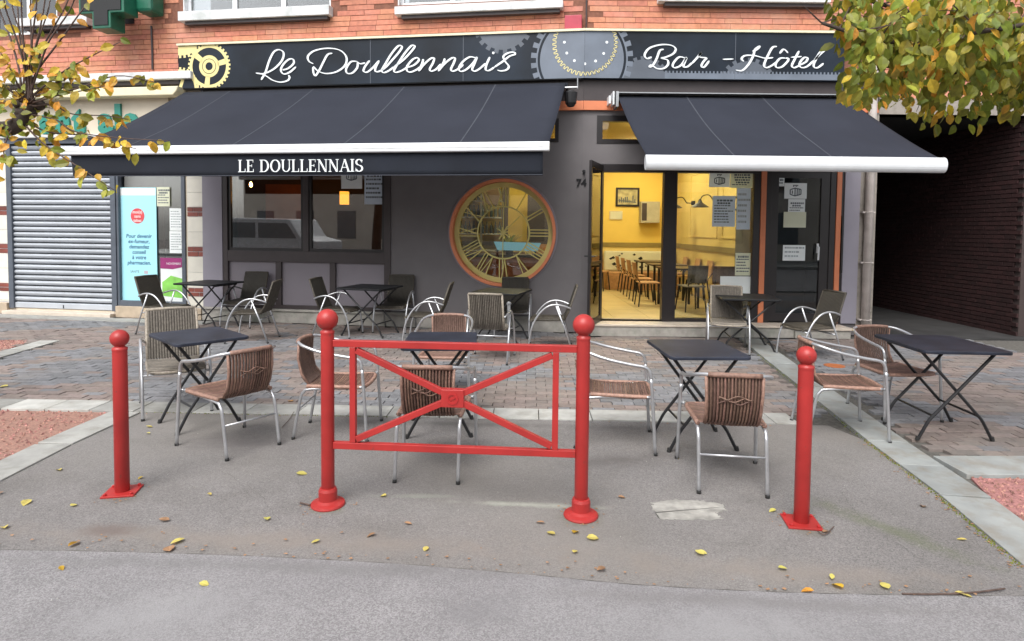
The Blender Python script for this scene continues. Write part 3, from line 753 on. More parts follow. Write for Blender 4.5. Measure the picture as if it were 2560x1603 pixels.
# ------------------------------------------------------------------ cafe front, ground floor
cafe = thing('cafe_front', 'mauve grey cafe frontage with dark framed windows and orange strips under navy awnings', 'cafe front', FR.w(0, 0, 0))
def cp(name, mb, m, fr=FR, parent=None, **k): return part(name, mb, m, parent or cafe, fr, **k)
ZW = 3.98
# left wing
lw0 = FL.hit(509, 620, 0)[0]
wa, wb, wc, wd_ = frect(FL, 557, 300, 977, 642, 0); wd_ = 3.05
pc, pd = FL.hit(700, 790, 0)[1], FL.hit(700, 652, 0)[1]
rc = FL.hit(1256, 582, 0); RR = .855
hsq = (rc[0]-RR-.12, rc[0]+RR+.12, rc[1]-RR-.1, rc[1]+RR+.1)
tl = (*frect(FL, 1340, 297, 1397, 356, 0)[:2], *frect(FL, 1340, 297, 1397, 356, 0)[2:])
tl = (-2.4, tl[1], tl[2], tl[3])
cp('wall', wall_holes(MB(), lw0, .0, 0, ZW, [(wa, wb, .22, wd_), hsq, tl], -.22, 0), 'plaster', FL)
mb = MB(); seg = 64; b = 0
def sq(a, h):
    cxm = (h[0]+h[1])/2; czm = (h[2]+h[3])/2; hx = (h[1]-h[0])/2; hz = (h[3]-h[2])/2
    k = min(hx/abs(cos(a)) if abs(cos(a)) > 1e-6 else 9, hz/abs(sin(a)) if abs(sin(a)) > 1e-6 else 9); return cxm+k*cos(a), czm+k*sin(a)
angs = sorted([2*pi*k/seg for k in range(seg)]+[math.atan2(s1*(hsq[3]-hsq[2]), s2*(hsq[1]-hsq[0])) % (2*pi) for s1 in (1, -1) for s2 in (1, -1)])
for a in angs:
    c_ = (rc[0]+RR*cos(a), rc[1]+RR*sin(a)); s_ = sq(a, hsq); mb.v += [(c_[0], 0, c_[1]), (s_[0], 0, s_[1]), (c_[0], .22, c_[1])]
n_ = len(angs)
for k in range(n_):
    i, j = 3*k, 3*((k+1) % n_); mb.f += [(i, i+1, j+1, j), (i, j, j+2, i+2)]; mb.mi += [0, 0]
cp('wall_surround', mb, 'plaster', FL)
lp = FL.hit(552, 600, 0)[0]
cp('pilaster', MB().box(lw0+.002, wa-.002, -.03, -.002, .2, ZW), 'plaster_l', FL, bevel=.004)
# window block
wz = FL.hit(760, 642, 0)[1]; z_p = FL.hit(700, 655, 0)[1]
mx_ = [FL.hit(u, 600, 0)[0] for u in (765,)][0]
wf = cp('window', MB().box(wa, wa+.09, -.02, .12, .22, wd_).box(wb-.11, wb, -.02, .12, .22, wd_).box(wa+.09, wb-.11, -.02, .12, z_p, wz+.09)
        .box(mx_-.05, mx_+.05, -.01, .1, wz+.09, wd_).box(wa+.09, wb-.11, -.012, .1, .22, .30), 'brown_alu', FL, bevel=.004)
for x0, x1 in ((wa+.09, mx_-.05), (mx_+.05, wb-.11)):
    part('sash', MB().box(x0, x0+.045, .01, .07, wz+.09, wd_).box(x1-.045, x1, .01, .07, wz+.09, wd_).box(x0+.045, x1-.045, .01, .07, wz+.09, wz+.14), 'black_alu', wf)
    part('pane', MB().box(x0+.045, x1-.045, .035, .043, wz+.14, wd_), 'glassd', wf)
pm_ = [wa+.09]+[FL.hit(u, 700, 0)[0] for u in (697, 832)]+[wb-.11]
for u in (697, 832):
    x = FL.hit(u, 700, 0)[0]; part('mullion', MB().box(x-.05, x+.05, -.015, .09, .30, z_p-.002), 'brown_alu', wf)
for i in range(3):
    part('panel', MB().box(pm_[i]+(.052 if i else 0), pm_[i+1]-(.052 if i < 2 else 0), .03, .06, .30, z_p-.002), 'panel', wf)
cp('plinth', MB().box(lw0, -.25, -.07, -.002, 0, .20).box(lw0, -.25, -.10, -.002, .20, .235), 'stone_g', FL, bevel=.006)
# round clock window
rw = cp('clock_window', ring(MB(), *rc, RR-.035, RR+.014, -.05, .12), 'orange', FL)
part('outer_ring', ring(MB(), *rc, RR+.015, RR+.045, -.012, .01), 'panel', rw)
part('dial_ring', ring(MB(), *rc, RR-.115, RR-.037, .085, .12), 'clock', rw)
part('inner_ring', ring(MB(), *rc, .415, .438, .085, .10), 'clock', rw)
mb = MB()
for k in range(seg): pass
gp_ = [(rc[0]+(RR-.06)*cos(2*pi*k/64), rc[1]+(RR-.06)*sin(2*pi*k/64)) for k in range(64)]
part('pane', MB().slabxz(gp_, .15, .158), glass('clock_glass', (.92, .94, .9), 1.9), rw)
def bar(mb, x0, z0, x1, z1, w_, y0, y1):
    d = Vector((x1-x0, z1-z0)).normalized(); n_ = Vector((-d.y, d.x))*w_/2
    mb.slabxz([(x0+n_.x, z0+n_.y), (x1+n_.x, z1+n_.y), (x1-n_.x, z1-n_.y), (x0-n_.x, z0-n_.y)], y0, y1)
NUM = ['XII', 'I', 'II', 'III', 'IIII', 'V', 'VI', 'VII', 'VIII', 'IX', 'X', 'XI']
for h, s_ in enumerate(NUM):
    a = pi/2-h*pi/6; mb = MB(); er = Vector((cos(a), sin(a))); et = Vector((er.y, -er.x)); r0, r1 = .438, RR-.112
    wds = {'I': .05, 'V': .12, 'X': .12}; tot = sum(wds[c_] for c_ in s_); o_ = -tot/2
    for c_ in s_:
        m_ = o_+wds[c_]/2; o_ += wds[c_]
        def pt(t, r): return (rc[0]+er.x*r+et.x*t, rc[1]+er.y*r+et.y*t)
        if c_ == 'I': bar(mb, *pt(m_, r0), *pt(m_, r1), .016, .088, .10)
        if c_ == 'V': bar(mb, *pt(m_, r0), *pt(m_-.045, r1), .017, .087, .10); bar(mb, *pt(m_, r0), *pt(m_+.045, r1), .013, .089, .101)
        if c_ == 'X': bar(mb, *pt(m_-.045, r0), *pt(m_+.045, r1), .022, .087, .10); bar(mb, *pt(m_+.045, r0), *pt(m_-.045, r1), .013, .089, .101)
    part('numeral', mb, 'clock', rw)
mb = MB()
for k in range(8):
    a = k*pi/4+.2; bar(mb, rc[0]-.07*cos(a), rc[1]-.07*sin(a), rc[0]+(.13 if k % 2 else .09)*cos(a), rc[1]+(.13 if k % 2 else .09)*sin(a), .02, .07+k*.0015, .078+k*.0015)
bar(mb, rc[0]-.01, rc[1]-.60, rc[0]+.0, rc[1]+.5, .014, .09, .10); bar(mb, rc[0], rc[1], rc[0]+.27, rc[1]+.27, .018, .0905, .101)
part('clock_hands', mb, 'clock', rw)
# left transom
tf = cp('transom_window', MB().box(tl[1]-.06, tl[1], -.01, .1, tl[2], tl[3]).box(tl[0], tl[1]-.06, -.01, .1, tl[2], tl[2]+.06).box(tl[0], tl[1]-.06, -.01, .1, tl[3]-.06, tl[3]), 'black_alu', FL)
part('pane', MB().box(tl[0], tl[1]-.06, .04, .05, tl[2]+.06, tl[3]-.06), 'glassc', tf)
# right wing
zs = .19
h1a, h1b, h1c, h1d = frect(FR, 1486, 412, 1898, 803, 0); h1c = zs
h2a, h2b, _, h2d = frect(FR, 1912, 412, 2103, 803, 0)
t1a, _, t1c, t1d = frect(FR, 1492, 290, 1700, 360, 0)
rwx = 4.62
cp('wall', wall_holes(MB(), .0, rwx, 0, ZW, [(h1a, h1b, zs, h1d), (h2a, h2b, zs, h1d), (t1a, h1b, t1c, t1d)], -.22, 0), 'plaster', FR)
oz0, oz1 = FR.hit(1480, 275, .05)[1], FR.hit(1480, 252, .05)[1]
cp('orange_band', MB().box(-.002, rwx, -.05, -.003, oz0, oz1), 'orange', FR, bevel=.003)
cp('orange_band', MB().box(-6.5, .002, -.05, -.003, oz0, oz1), 'orange', FL, bevel=.003)
cp('recess_band', MB().box(-.002, rwx, -.045, -.003, oz1+.003, ZW), 'brown_alu', FR)
cp('recess_band', MB().box(-6.5, .002, -.045, -.003, oz1+.003, ZW), 'brown_alu', FL)
pl_ = FR.hit(2106, 600, .03)[0]
cp('pilaster', MB().box(h2b+.012, FR.hit(2147, 600, .04)[0], -.04, -.002, zs, ZW), 'plaster_l', FR, bevel=.004)
cp('wall_strip', MB().box(FR.hit(2147, 600, .04)[0]+.002, rwx+.03, -.015, -.002, 0, ZW+.1), 'pipe_w', FR)
# transom
tf = cp('transom_window', MB().box(t1a, t1a+.09, -.01, .1, t1c, t1d).box(t1a+.09, h1b, -.01, .1, t1c, t1c+.07).box(t1a+.09, h1b, -.01, .1, t1d-.09, t1d), 'black_alu', FR)
part('pane', MB().box(t1a+.09, h1b, .04, .05, t1c+.07, t1d-.09), 'glassc', tf)
# doorway frame, fixed pane
dx0, dx1 = FR.hit(1507, 600, 0)[0], FR.hit(1657, 620, 0)[0]; px0, px1 = FR.hit(1690, 620, 0)[0], FR.hit(1880, 620, 0)[0]
dtop = FR.hit(1600, 431, 0)[1]
cp('door_frame', MB().box(h1a, dx0, -.015, .12, zs, h1d).box(dx0, h1b, -.015, .12, dtop, h1d).box(dx1, px0, -.02, .12, zs, dtop).box(px0, h1b, -.015, .12, zs, zs+.05).box(px1, h1b, -.015, .12, zs+.05, dtop), 'black_alu', FR, bevel=.004)
cp('fixed_pane', MB().box(px0, px1, .03, .04, zs+.05, dtop), 'glassc', FR)
cp('orange_strip', MB().box(h1b+.001, h1b+.085, -.03, -.003, zs, h1d+.1), 'orange', FR, bevel=.003)
# open leaf
HX, HY = FR.w(dx0-.03, 0, 0)[:2]
leaf = part('door_leaf', MB().box(0, .05, -.02, .02, 0, 2.46).box(.70, .76, -.02, .02, 0, 2.46).box(.05, .70, -.02, .02, 0, .09).box(.05, .70, -.02, .02, 2.37, 2.46).box(.05, .70, -.018, .018, .92, .96), 'black_alu', cafe)
leaf.location = wmat(cafe).inverted() @ Vector((HX, HY-.02, zs+.01)); leaf.rotation_euler = (0, 0, rad(-111))
part('pane', MB().box(.05, .70, -.004, .004, .96, 2.37).box(.05, .70, -.004, .004, .09, .92), 'glassdoor', leaf)
part('handle', MB().tube([(.73, -.02, 1.05), (.73, -.075, 1.05), (.60, -.08, 1.05)], .011, 8).tube([(.73, .02, 1.05), (.73, .075, 1.05), (.60, .08, 1.05)], .011, 8).box(.715, .745, -.026, .026, .95, 1.12), 'black', leaf)
# second door
d2 = cp('door', MB().box(h2a, h2a+.09, -.015, .1, zs, h1d).box(h2b-.2, h2b-.11, -.015, .1, zs, h1d).box(h2a+.09, h2b-.2, -.015, .1, h1d-.1, h1d), 'black_alu', FR, bevel=.004)
e0, e1 = h2a+.09, h2b-.2
part('stile', MB().box(e0, e0+.11, .0, .05, zs+.02, h1d-.1).box(e1-.14, e1, .0, .05, zs+.02, h1d-.1).box(e0+.11, e1-.14, .0, .05, zs+.02, zs+.15).box(e0+.11, e1-.14, .0, .05, h1d-.19, h1d-.1), 'black_alu', d2)
part('pane', MB().box(e0+.11, e1-.14, .02, .03, zs+.15, h1d-.19), 'glassdoor', d2)
hz = FR.hit(2045, 630, .05)[1]; hx = FR.hit(2046, 630, .05)[0]
part('handle', MB().box(hx-.015, hx+.015, -.03, .0, hz-.02, hz+.13).tube([(hx, -.03, hz+.08), (hx, -.06, hz+.08), (hx-.005, -.06, hz-.13)], .014, 8), 'white', d2)
cp('orange_strip', MB().box(h2b-.108, h2b-.03, -.03, -.003, zs, h1d+.1), 'orange', FR, bevel=.003)
cp('frame_strip', MB().box(h2b-.028, h2b+.01, -.02, .1, zs, h1d), 'black_alu', FR)
cp('door_closer_box', MB().box(h2b-.02, h2b+.008, -.05, -.021, 1.0, 1.9), 'black', FR)
cp('dark_lobby', MB().box(h2a-.02, h2b, 1.2, 1.25, 0, 3).box(h2a-.02, h2a, .22, 1.2, 0, 3).box(h2b, h2b+.02, .22, 1.2, 0, 3), 'slategrey', FR)
# step
s0 = FR.hit(1478, 815, .4)[0]; s1 = FR.hit(1990, 815, .4)[0]; s2 = FR.hit(2139, 815, .5)[0]
cp('doorstep', MB().box(s0, s1, -.34, .3, 0, zs-.035).box(s1+.002, s2, -.38, .3, 0, zs-.06), 'stone_g', FR, bevel=.008)
cp('step_nosing', MB().box(s0, s1, -.36, .3, zs-.034, zs), 'stone_p', FR, bevel=.006)
cp('step_nosing', MB().box(s1+.002, s2+.02, -.41, -.003, zs-.058, zs-.02), 'stone_p', FR, bevel=.006)
# house number, small hook, cctv on bracket
nx, nz = FR.hit(1453, 466, .01)
num = thing('house_number', 'black house number 74 on the grey wall beside the open door', 'house number', FR.w(nx, 0, nz))
text('74', .165, 'black', 'digits', num, FR, nx, nz, .008, thick=.005, bold=.0045)
kx, kz = FR.hit(1460, 428, .03)
solo('wall_hook', MB().box(kx-.02, kx+.02, -.02, 0, kz-.04, kz+.02).tube([(kx, -.02, kz), (kx, -.07, kz-.02), (kx, -.07, kz-.06)], .012, 8), 'black', 'small black hook fixed above the house number', 'hook', FR)
lx, lz = FR.hit(1434, 222, .3)
lamp = thing('bracket_lamp', 'small dark lantern hanging on a grey bracket under the sign corner', 'lantern', FR.w(lx, .3, lz))
part('bracket', MB().tube([(lx-.12, -.05, lz+.02), (lx-.12, -.28, lz+.02), (lx+.06, -.30, lz+.02)], .016, 8).tube([(lx+.06, -.30, lz+.0), (lx+.06, -.30, lz+.16)], .009, 6), 'alu_d', lamp, FR)
part('lantern', MB().lathe([(.02, lz-.02), (.10, lz-.06), (.085, lz-.22), (.05, lz-.27), (.01, lz-.28)], 12, (lx-.04, -.3)), 'black', lamp, FR)
# downpipe
pxp = FR.hit(2172, 600, .11)[0]
dp = thing('downpipe', 'cream rainwater downpipe at the mouth of the dark passage', 'downpipe', FR.w(pxp, .09, 0))
part('pipe', MB().tube([(pxp, -.09, .02), (pxp, -.09, 4.0), (pxp, -.09, 6.4)], .062, 16), 'pipe', dp, FR, smooth=True)
for v in (531, 657, 800):
    z = FR.hit(2175, v, .1)[1]; part('clamp', MB().tube([(pxp+.068*cos(q), -.09+.068*sin(q), z) for q in [k*pi/8 for k in range(16)]], .008, 6, closed=True).box(pxp-.10, pxp-.06, -.1, -.02, z-.012, z+.012).box(pxp+.06, pxp+.095, -.10, -.08, z-.012, z+.012), 'pipe', dp, FR)

# passage
psg = thing('passage', 'dark covered passage with brick side wall beside the cafe', 'passage', FR.w(6, 0, 0))
def pp_(name, mb, m, **k): return part(name, mb, m, psg, FR, **k)
PX = 6.98
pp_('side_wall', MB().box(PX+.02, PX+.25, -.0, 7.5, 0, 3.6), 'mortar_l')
pp_('inner_wall', MB().box(4.63, 4.66, .23, 7.5, 0, 3.6), 'passage_shade')
pp_('ceiling', MB().box(4.66, PX+.2, -.0, 7.5, 3.5, 3.6), 'passage_shade')
pp_('end_wall', MB().box(4.66, PX+.2, 7.4, 7.5, 0, 3.5), 'dark')  # painted near-black so the far end reads as unlit
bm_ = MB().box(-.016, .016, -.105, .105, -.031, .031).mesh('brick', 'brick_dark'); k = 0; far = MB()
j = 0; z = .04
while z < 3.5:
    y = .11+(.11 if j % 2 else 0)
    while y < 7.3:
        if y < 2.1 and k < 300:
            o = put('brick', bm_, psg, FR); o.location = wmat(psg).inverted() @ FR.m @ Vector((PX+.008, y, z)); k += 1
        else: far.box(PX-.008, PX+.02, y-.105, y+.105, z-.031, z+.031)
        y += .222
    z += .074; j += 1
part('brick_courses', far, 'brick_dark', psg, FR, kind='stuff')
pp_('outer_wall', MB().box(PX+.26, 10, -.02, .25, 0, 3.95), 'mortar')
pp_('lintel', MB().box(4.64, 10, -.03, .25, 3.5, 3.75), 'pipe_w'); pp_('brick_band', MB().box(4.72, 10, -.012, .25, 3.751, 3.98), 'brick')

# ------------------------------------------------------------------ pharmacy front
ph = thing('pharmacy_shop', 'pharmacy frontage with roller shutter, tiled columns and cream lettered board', 'pharmacy front', FL.w(-8.3, 0, 0))
def pq(name, mb, m, parent=None, **k): return part(name, mb, m, parent or ph, FL, **k)
P0 = -13.5; P1 = lw0-.002
sa, sb, sc, sd_ = frect(FL, 26, 345, 290, 778, 0)
wa2, wb2, wc2, wd2 = frect(FL, 290, 345, 465, 762, 0)
wz1 = FL.hit(380, 425, 0)[1]
bx0, bx1, bz0, bz1 = frect(FL, 90, 246, 420, 336, .06)
stt = bz0-.05
pq('wall', wall_holes(MB(), P0, P1, 0, 4.15, [(sa, wb2, .10, stt)], -.22, 0), 'signcream')
pq('cornice', MB().box(P0, lw0-.05, -.22, -.002, *frect(FL, 200, 181, 440, 200, .22)[2:]), 'concrete', bevel=.01)
pq('cornice_shadow_board', MB().box(P0, lw0-.05, -.14, -.002, *frect(FL, 200, 203, 440, 213, .14)[2:]), 'brown_alu')
pq('soffit_strip', MB().box(P0, lw0-.05, -.10, -.002, 4.19, 4.26), 'brown_alu')
ac = frect(FL, 200, 219, 448, 241, .25)
solo('closed_awning', MB().slabxz([(ac[0]-2.6, ac[2]), (ac[1]-.10, ac[2]), (ac[1]-.03, (ac[2]+ac[3])/2), (ac[1], ac[3]), (ac[0]-2.6, ac[3])], -.28, -.05), 'cream', 'closed cream awning cassette above the pharmacy lettering', 'awning', FL, bevel=.015)
brd = pq('letter_board', MB().box(P0, bx1, -.05, -.002, bz0, bz1), 'signcream')
pq('board_moulding', MB().box(P0, bx1-.02, -.12, -.002, bz0-.055, bz0-.002), 'concrete', bevel=.012)
lt = thing('pharmacy_lettering', 'rounded teal letters ending in ale on the cream pharmacy board', 'lettering', FL.w(-9.2, .05, bz0))
for s_, u, sz in (('a', 116, .62), ('n', 156, .62), ('t', 196, .62), ('a', 264, .62), ('l', 295, .66), ('e', 326, .62)):
    x = FL.hit(u, 300, .08)[0]; text(s_, sz, 'green_l', 'letter', lt, FL, x, bz0+.045, .075, thick=.02, bold=.028)
# shutter
sh = pq('shutter_housing', MB().box(sa-.02, wb2, -.06, -.003, stt-.10, stt+.03), 'slategrey')
pitch = .0985; z = .13
sl_m = None
for side in (sa-.02, sb-.07):
    pq('guide_rail', MB().box(side, side+.10, -.05, .06, .10, stt-.10), 'slategrey', bevel=.004)
prof = [(0, .012), (.006, -.004), (.022, -.028), (.05, -.040), (.074, -.032), (.084, -.004)]
x0, x1 = sa+.08, sb-.07
mb = MB(); mb.v = [(x, y, zz) for zz, y in prof for x in (x0, x1)]; mb.f = [(2*i, 2*i+1, 2*i+3, 2*i+2) for i in range(5)]; mb.mi = [0]*5
slm = mb.mesh('slat', 'shutter')
lm = wmat(ph).inverted() @ FL.m
while z < stt-.12:
    o = put('slat', slm, ph, FL); o.location = lm @ Vector((0, .02, z)); z += pitch
pq('shutter_bottom_rail', MB().box(x0, x1, -.02, .03, .11, .20), 'shutter', bevel=.004)
pq('shutter_lock', MB().box((x0+x1)/2-.008, (x0+x1)/2+.008, -.026, -.02, .12, .18), 'black')
pq('shutter_backing', MB().box(x0, x1, .05, .06, .10, stt), 'dark')
# poster window
pq('window_frame', MB().box(sb+.032, sb+.075, -.03, .1, .10, stt-.10).box(wb2-.07, wb2, -.03, .1, .10, stt-.10).box(sb+.075, wb2-.07, -.03, .1, .10, .30), 'slategrey', bevel=.004)
pw = pq('shop_window', MB().box(sb+.075, wb2-.07, .05, .058, .30, stt-.10), 'glassd')
pq('shop_backing', MB().box(sb+.03, wb2+.2, 1.2, 1.25, 0, 3.2), 'dark')
a, b, c, d = frect(FL, 302, 469, 392, 760, -.03)
po = thing('health_poster', 'tall light blue poster with red disc and French advice text in the pharmacy window', 'poster', FL.w((a+b)/2, -.03, c))
part('sheet', MB().box(a, b, .03, .036, c, d), 'poster', po, FL)
part('header', MB().box(a+.01, b-.01, .0285, .0295, d-.14, d-.01), 'paper', po, FL)
xr, zr = FL.hit(344, 540, -.03)
part('disc', MB().slabxz([(xr+.135*cos(2*pi*k/32), zr+.135*sin(2*pi*k/32)) for k in range(32)], .027, .0295), 'poster_r', po, FL)
text('moi(s)\nsans\ntabac', .075, 'paper', 'disc_text', po, FL, xr, zr+.045, -.0265, bold=.001)
xt, zt = FL.hit(347, 592, -.03)
for i, s_ in enumerate(('Pour devenir', 'ex-fumeur,', 'demandez', 'conseil', 'à votre', 'pharmacien.')):
    text(s_, .096, 'navyink', 'poster_text', po, FL, xt, zt-.02-i*.095, -.0285, shear=.12, bold=.002)
text('SANTÉ', .06, 'ink', 'poster_text', po, FL, xt-.09, FL.hit(340, 682, -.03)[1], -.0285); text('00', .08, 'poster_r', 'poster_text', po, FL, xt+.13, FL.hit(340, 684, -.03)[1], -.0285)
def sheet(fr, u0, v0, u1, v1, n, m, label, lines=0, heads=0, logo=False, th=.002):
    a, b, c, d = frect(fr, u0, v0, u1, v1, n); W_, H_ = b-a, d-c
    o = thing('notice', label, 'notice', fr.w((a+b)/2, n, c))
    part('sheet', MB().box(a, b, -n, -n+th, c, d), m, o, fr)
    mb = MB(); y = -n-.0008; z = d-H_*.12
    rr = random.Random(int(u0*7+v0))
    if logo:
        q = W_*.24; xm = (a+b)/2; zm = c+H_*.42
        for x0, z0, x1, z1 in ((-1, .45, -.1, .75), (-.1, .75, 1, .5), (1, .5, 1, -.4), (1, -.4, -.1, -.7), (-.1, -.7, -1, -.4), (-1, -.4, -1, .45), (-.1, .75, -.1, -.7), (.3, .6, .3, -.6), (.65, .55, .65, -.5), (-.6, .3, -.6, -.3)):
            bar(mb, xm+x0*q, zm+z0*q, xm+x1*q, zm+z1*q, q*.2, y, y+.0006)
        for k in range(4): mb.flat([(xm+q*(-.5+k*.25), zm+q*(1.0+.12*(k % 2))), (xm+q*(-.3+k*.25), zm+q*(1.0+.12*(k % 2))), (xm+q*(-.3+k*.25), zm+q*(1.35)), (xm+q*(-.5+k*.25), zm+q*1.35)], y)
        part('print', mb, 'ink', o, fr); return o
    for k in range(lines):
        hd = k < heads; l = W_*(rr.uniform(.5, .8) if hd else rr.uniform(.55, .85)); h = H_*.35/lines*(1.5 if hd else .9)
        x = (a+b)/2-l/2 if hd else a+W_*.08
        while x < (a+W_*.08+l if not hd else (a+b)/2+l/2):
            wl = rr.uniform(.05, .14)*W_; mb.flat([(x, z-h), (x+wl, z-h), (x+wl, z), (x, z)], y); x += wl+W_*.025
        z -= H_*.8/lines
    if lines: part('print', mb, 'ink' if heads else 'ink_f', o, fr)
    return o
sheet(FL, 392, 468, 424, 516, -.03, 'paper_c', 'small handwritten price notice beside the blue poster in the pharmacy window', 6, 2)
sheet(FL, 424, 521, 460, 577, -.03, 'paper', 'upper white timetable sheet in the pharmacy window', 7)
sheet(FL, 424, 578, 460, 633, -.03, 'paper', 'lower white timetable sheet in the pharmacy window', 7)
a, b, c, d = frect(FL, 402, 645, 463, 757, -.03)
p2 = thing('seasonal_poster', 'magenta and green poster low in the pharmacy window', 'poster', FL.w(a, -.03, c))
part('sheet', MB().box(a, b, .03, .034, c, d), 'paper', p2, FL)
part('top_band', MB().slabxz([(a, d-.19), (a+(b-a)*.5, d-.20), (b, d-.15), (b, d), (a, d)], .027, .0295), 'poster_m', p2, FL)
part('picture', MB().slabxz([(a+.03, c+.12), (b-.01, c+.08), (b-.01, c+.42), (a+.2, c+.48), (a+.03, c+.36)], .027, .0295), 'poster_g', p2, FL)
text('NOVEMBRE', .055, 'paper', 'poster_text', p2, FL, (a+b)/2+.02, d-.12, -.0265)
# tiled columns
for u0, u1 in ((-60, 21), (469, 508)):
    a, b = FL.hit(u0, 600, .02)[0], FL.hit(u1, 600, .02)[0]
    pq('column', MB().box(a, b, -.015, -.002, 0, stt), 'concrete')
    zz = [FL.hit(490, v, .02)[1] for v in (340, 445, 482, 518, 542, 580, 617, 642, 681, 720, 742, 764, 790)]
    kinds = 'cccbccbccbcc'
    for i, kd in enumerate(kinds):
        z1, z0 = zz[i], max(zz[i+1], .22) if i == 11 else zz[i+1]
        if z1-z0 < .01: continue
        if kd == 'c': pq('tile', MB().box(a+.004, b-.004, -.027, -.014, z0+.003, z1-.003), 'tile_w', bevel=.002)
        else:
            for r in (0, 1):
                zm0 = z0+(z1-z0)*r/2; zm1 = z0+(z1-z0)*(r+1)/2; cut = a+(b-a)*(.38 if r else .7)
                for q0, q1 in ((a, cut), (cut, b)): pq('brown_brick', MB().box(q0+.006, q1-.006, -.025, -.014, zm0+.006, zm1-.006), 'tile_b')
pq('base_stone', MB().box(sb+.03, P1, -.09, -.003, 0, .20), 'stone', bevel=.008)
pq('base_stone', MB().box(P0, sa-.03, -.09, -.003, 0, .20), 'stone', bevel=.008)
pq('threshold', MB().box(sa-.02, sb+.02, -.20, .05, 0, .07), 'stone_p', bevel=.008)
struct('kerb_strip', MB().box(-12.5, -6.2, -.55, -.21, -.03, .012), 'slab', FL)

# ------------------------------------------------------------------ awnings
def awning(name, label, fr, t0, t1, zt, nt_, b0, b1, zb, nb, fr_seams, rbar):
    r = thing(name, label, 'awning', fr.w((b0+b1)/2, nb, zb))
    mb = MB(); nx_, ny_ = 48, 14
    def P(s_, t):
        x = (t0+(t1-t0)*s_)*(1-t)+(b0+(b1-b0)*s_)*t; n = nt_+(nb-nt_)*t; z = zt+(zb-zt)*t
        z -= .045*sin(pi*t)*(1-.0*s_)+.006*sin(pi*t)*abs(sin(s_*pi*5)) + .006*sin(s_*41+t*5)*sin(pi*t*.5) + .004*sin(s_*97-t*9)*t; return x, -n, z
    for j in range(ny_+1):
        for i in range(nx_+1): mb.v.append(P(i/nx_, j/ny_))
    for j in range(ny_):
        for i in range(nx_):
            a = j*(nx_+1)+i; mb.f.append((a, a+nx_+1, a+nx_+2, a+1)); mb.mi.append(0)
    fo = part('fabric', mb, 'fabric', r, fr, smooth=True); so = fo.modifiers.new('solid', 'SOLIDIFY'); so.thickness = .004
    for s_ in fr_seams:
        mb = MB(); pts = [P(s_, j/ny_) for j in range(ny_+1)]
        for p in pts: mb.v += [(p[0]-.009, p[1], p[2]+.004), (p[0]+.009, p[1], p[2]+.004)]
        mb.f = [(2*i, 2*i+1, 2*i+3, 2*i+2) for i in range(ny_)]; mb.mi = [0]*ny_
        part('seam', mb, 'seam', r, fr)
    for xa, s_ in ((.12, 1), (.88, -1)):
        x = t0+(t1-t0)*xa; y1 = -nb+.10; xm = x-s_*.0+s_*.85
        part('folding_arm', MB().tube([(x, -nt_-.05, zt-.20), (xm, -(nt_+nb)/2, (zt+zb)/2-.16)], .025, 8).tube([(xm, -(nt_+nb)/2, (zt+zb)/2-.16), (b0+(b1-b0)*xa, y1, zb-.02)], .022, 8), 'white', r, fr)
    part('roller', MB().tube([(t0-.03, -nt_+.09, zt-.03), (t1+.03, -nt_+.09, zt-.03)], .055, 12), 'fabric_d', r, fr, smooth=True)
    return r
la = awning('awning', 'wide navy fabric awning with white front bar and lettered valance', FL, -6.72, -.27, 3.90, .22, -7.20, -.355, 2.70, 2.10, (.13, .36, .60, .83), .05)
mb = MB().slabxz([(-7.24, 0), (-.34, 0), (-.34, 0), (-7.24, 0)], 0, 0); mb = MB()
prof = [(0, .055), (.035, .06), (.06, .03), (.062, -.05), (.05, -.062), (0, -.062), (-.03, -.03), (-.03, .04)]
def extr(mb, prof, x0, x1, n, z, cap=True):
    b = len(mb.v)
    for x in (x0, x1):
        for a_, c_ in prof: mb.v.append((x, -n-a_, z+c_))
    k = len(prof); mb.f += [(b+i, b+(i+1) % k, b+k+(i+1) % k, b+k+i) for i in range(k)]+[tuple(range(b, b+k))[::-1], tuple(range(b+k, b+2*k))]; mb.mi += [0]*(k+2); return mb
part('front_bar', extr(MB(), prof, -7.24, -.335, 2.10, 2.68), 'white', la, FL, bevel=.006)
part('bar_groove', extr(MB(), [(0, .004), (.0645, .004), (.0645, -.006), (0, -.006)], -7.20, -.37, 2.10, 2.672), 'concrete', la, FL)
va0, va1 = FL.hit(178, 420, 2.1)[0], FL.hit(1357, 410, 2.1)[0]
mb = MB(); nn = 120; zt_, zb_ = 2.62, FL.hit(800, 440, 2.1)[1]
for i in range(nn+1):
    x = va0+(va1-va0)*i/nn
    for j in range(5): 
        f = j/4; mb.v.append((x+(.02*f if i == 0 else 0), -2.10-.012*f*sin(x*2.1)-.006*f*sin(x*6.3)-.003, zt_+(zb_-zt_)*f+.004*f*sin(x*1.7)))
for i in range(nn):
    for j in range(4): a = i*5+j; mb.f.append((a, a+1, a+6, a+5)); mb.mi.append(0)
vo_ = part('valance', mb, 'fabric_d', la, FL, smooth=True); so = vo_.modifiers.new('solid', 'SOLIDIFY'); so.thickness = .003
part('valance_hem', MB().box(va0+.02, va1, -2.117, -2.113, zb_+.002, zb_+.012), 'seam', la, FL)
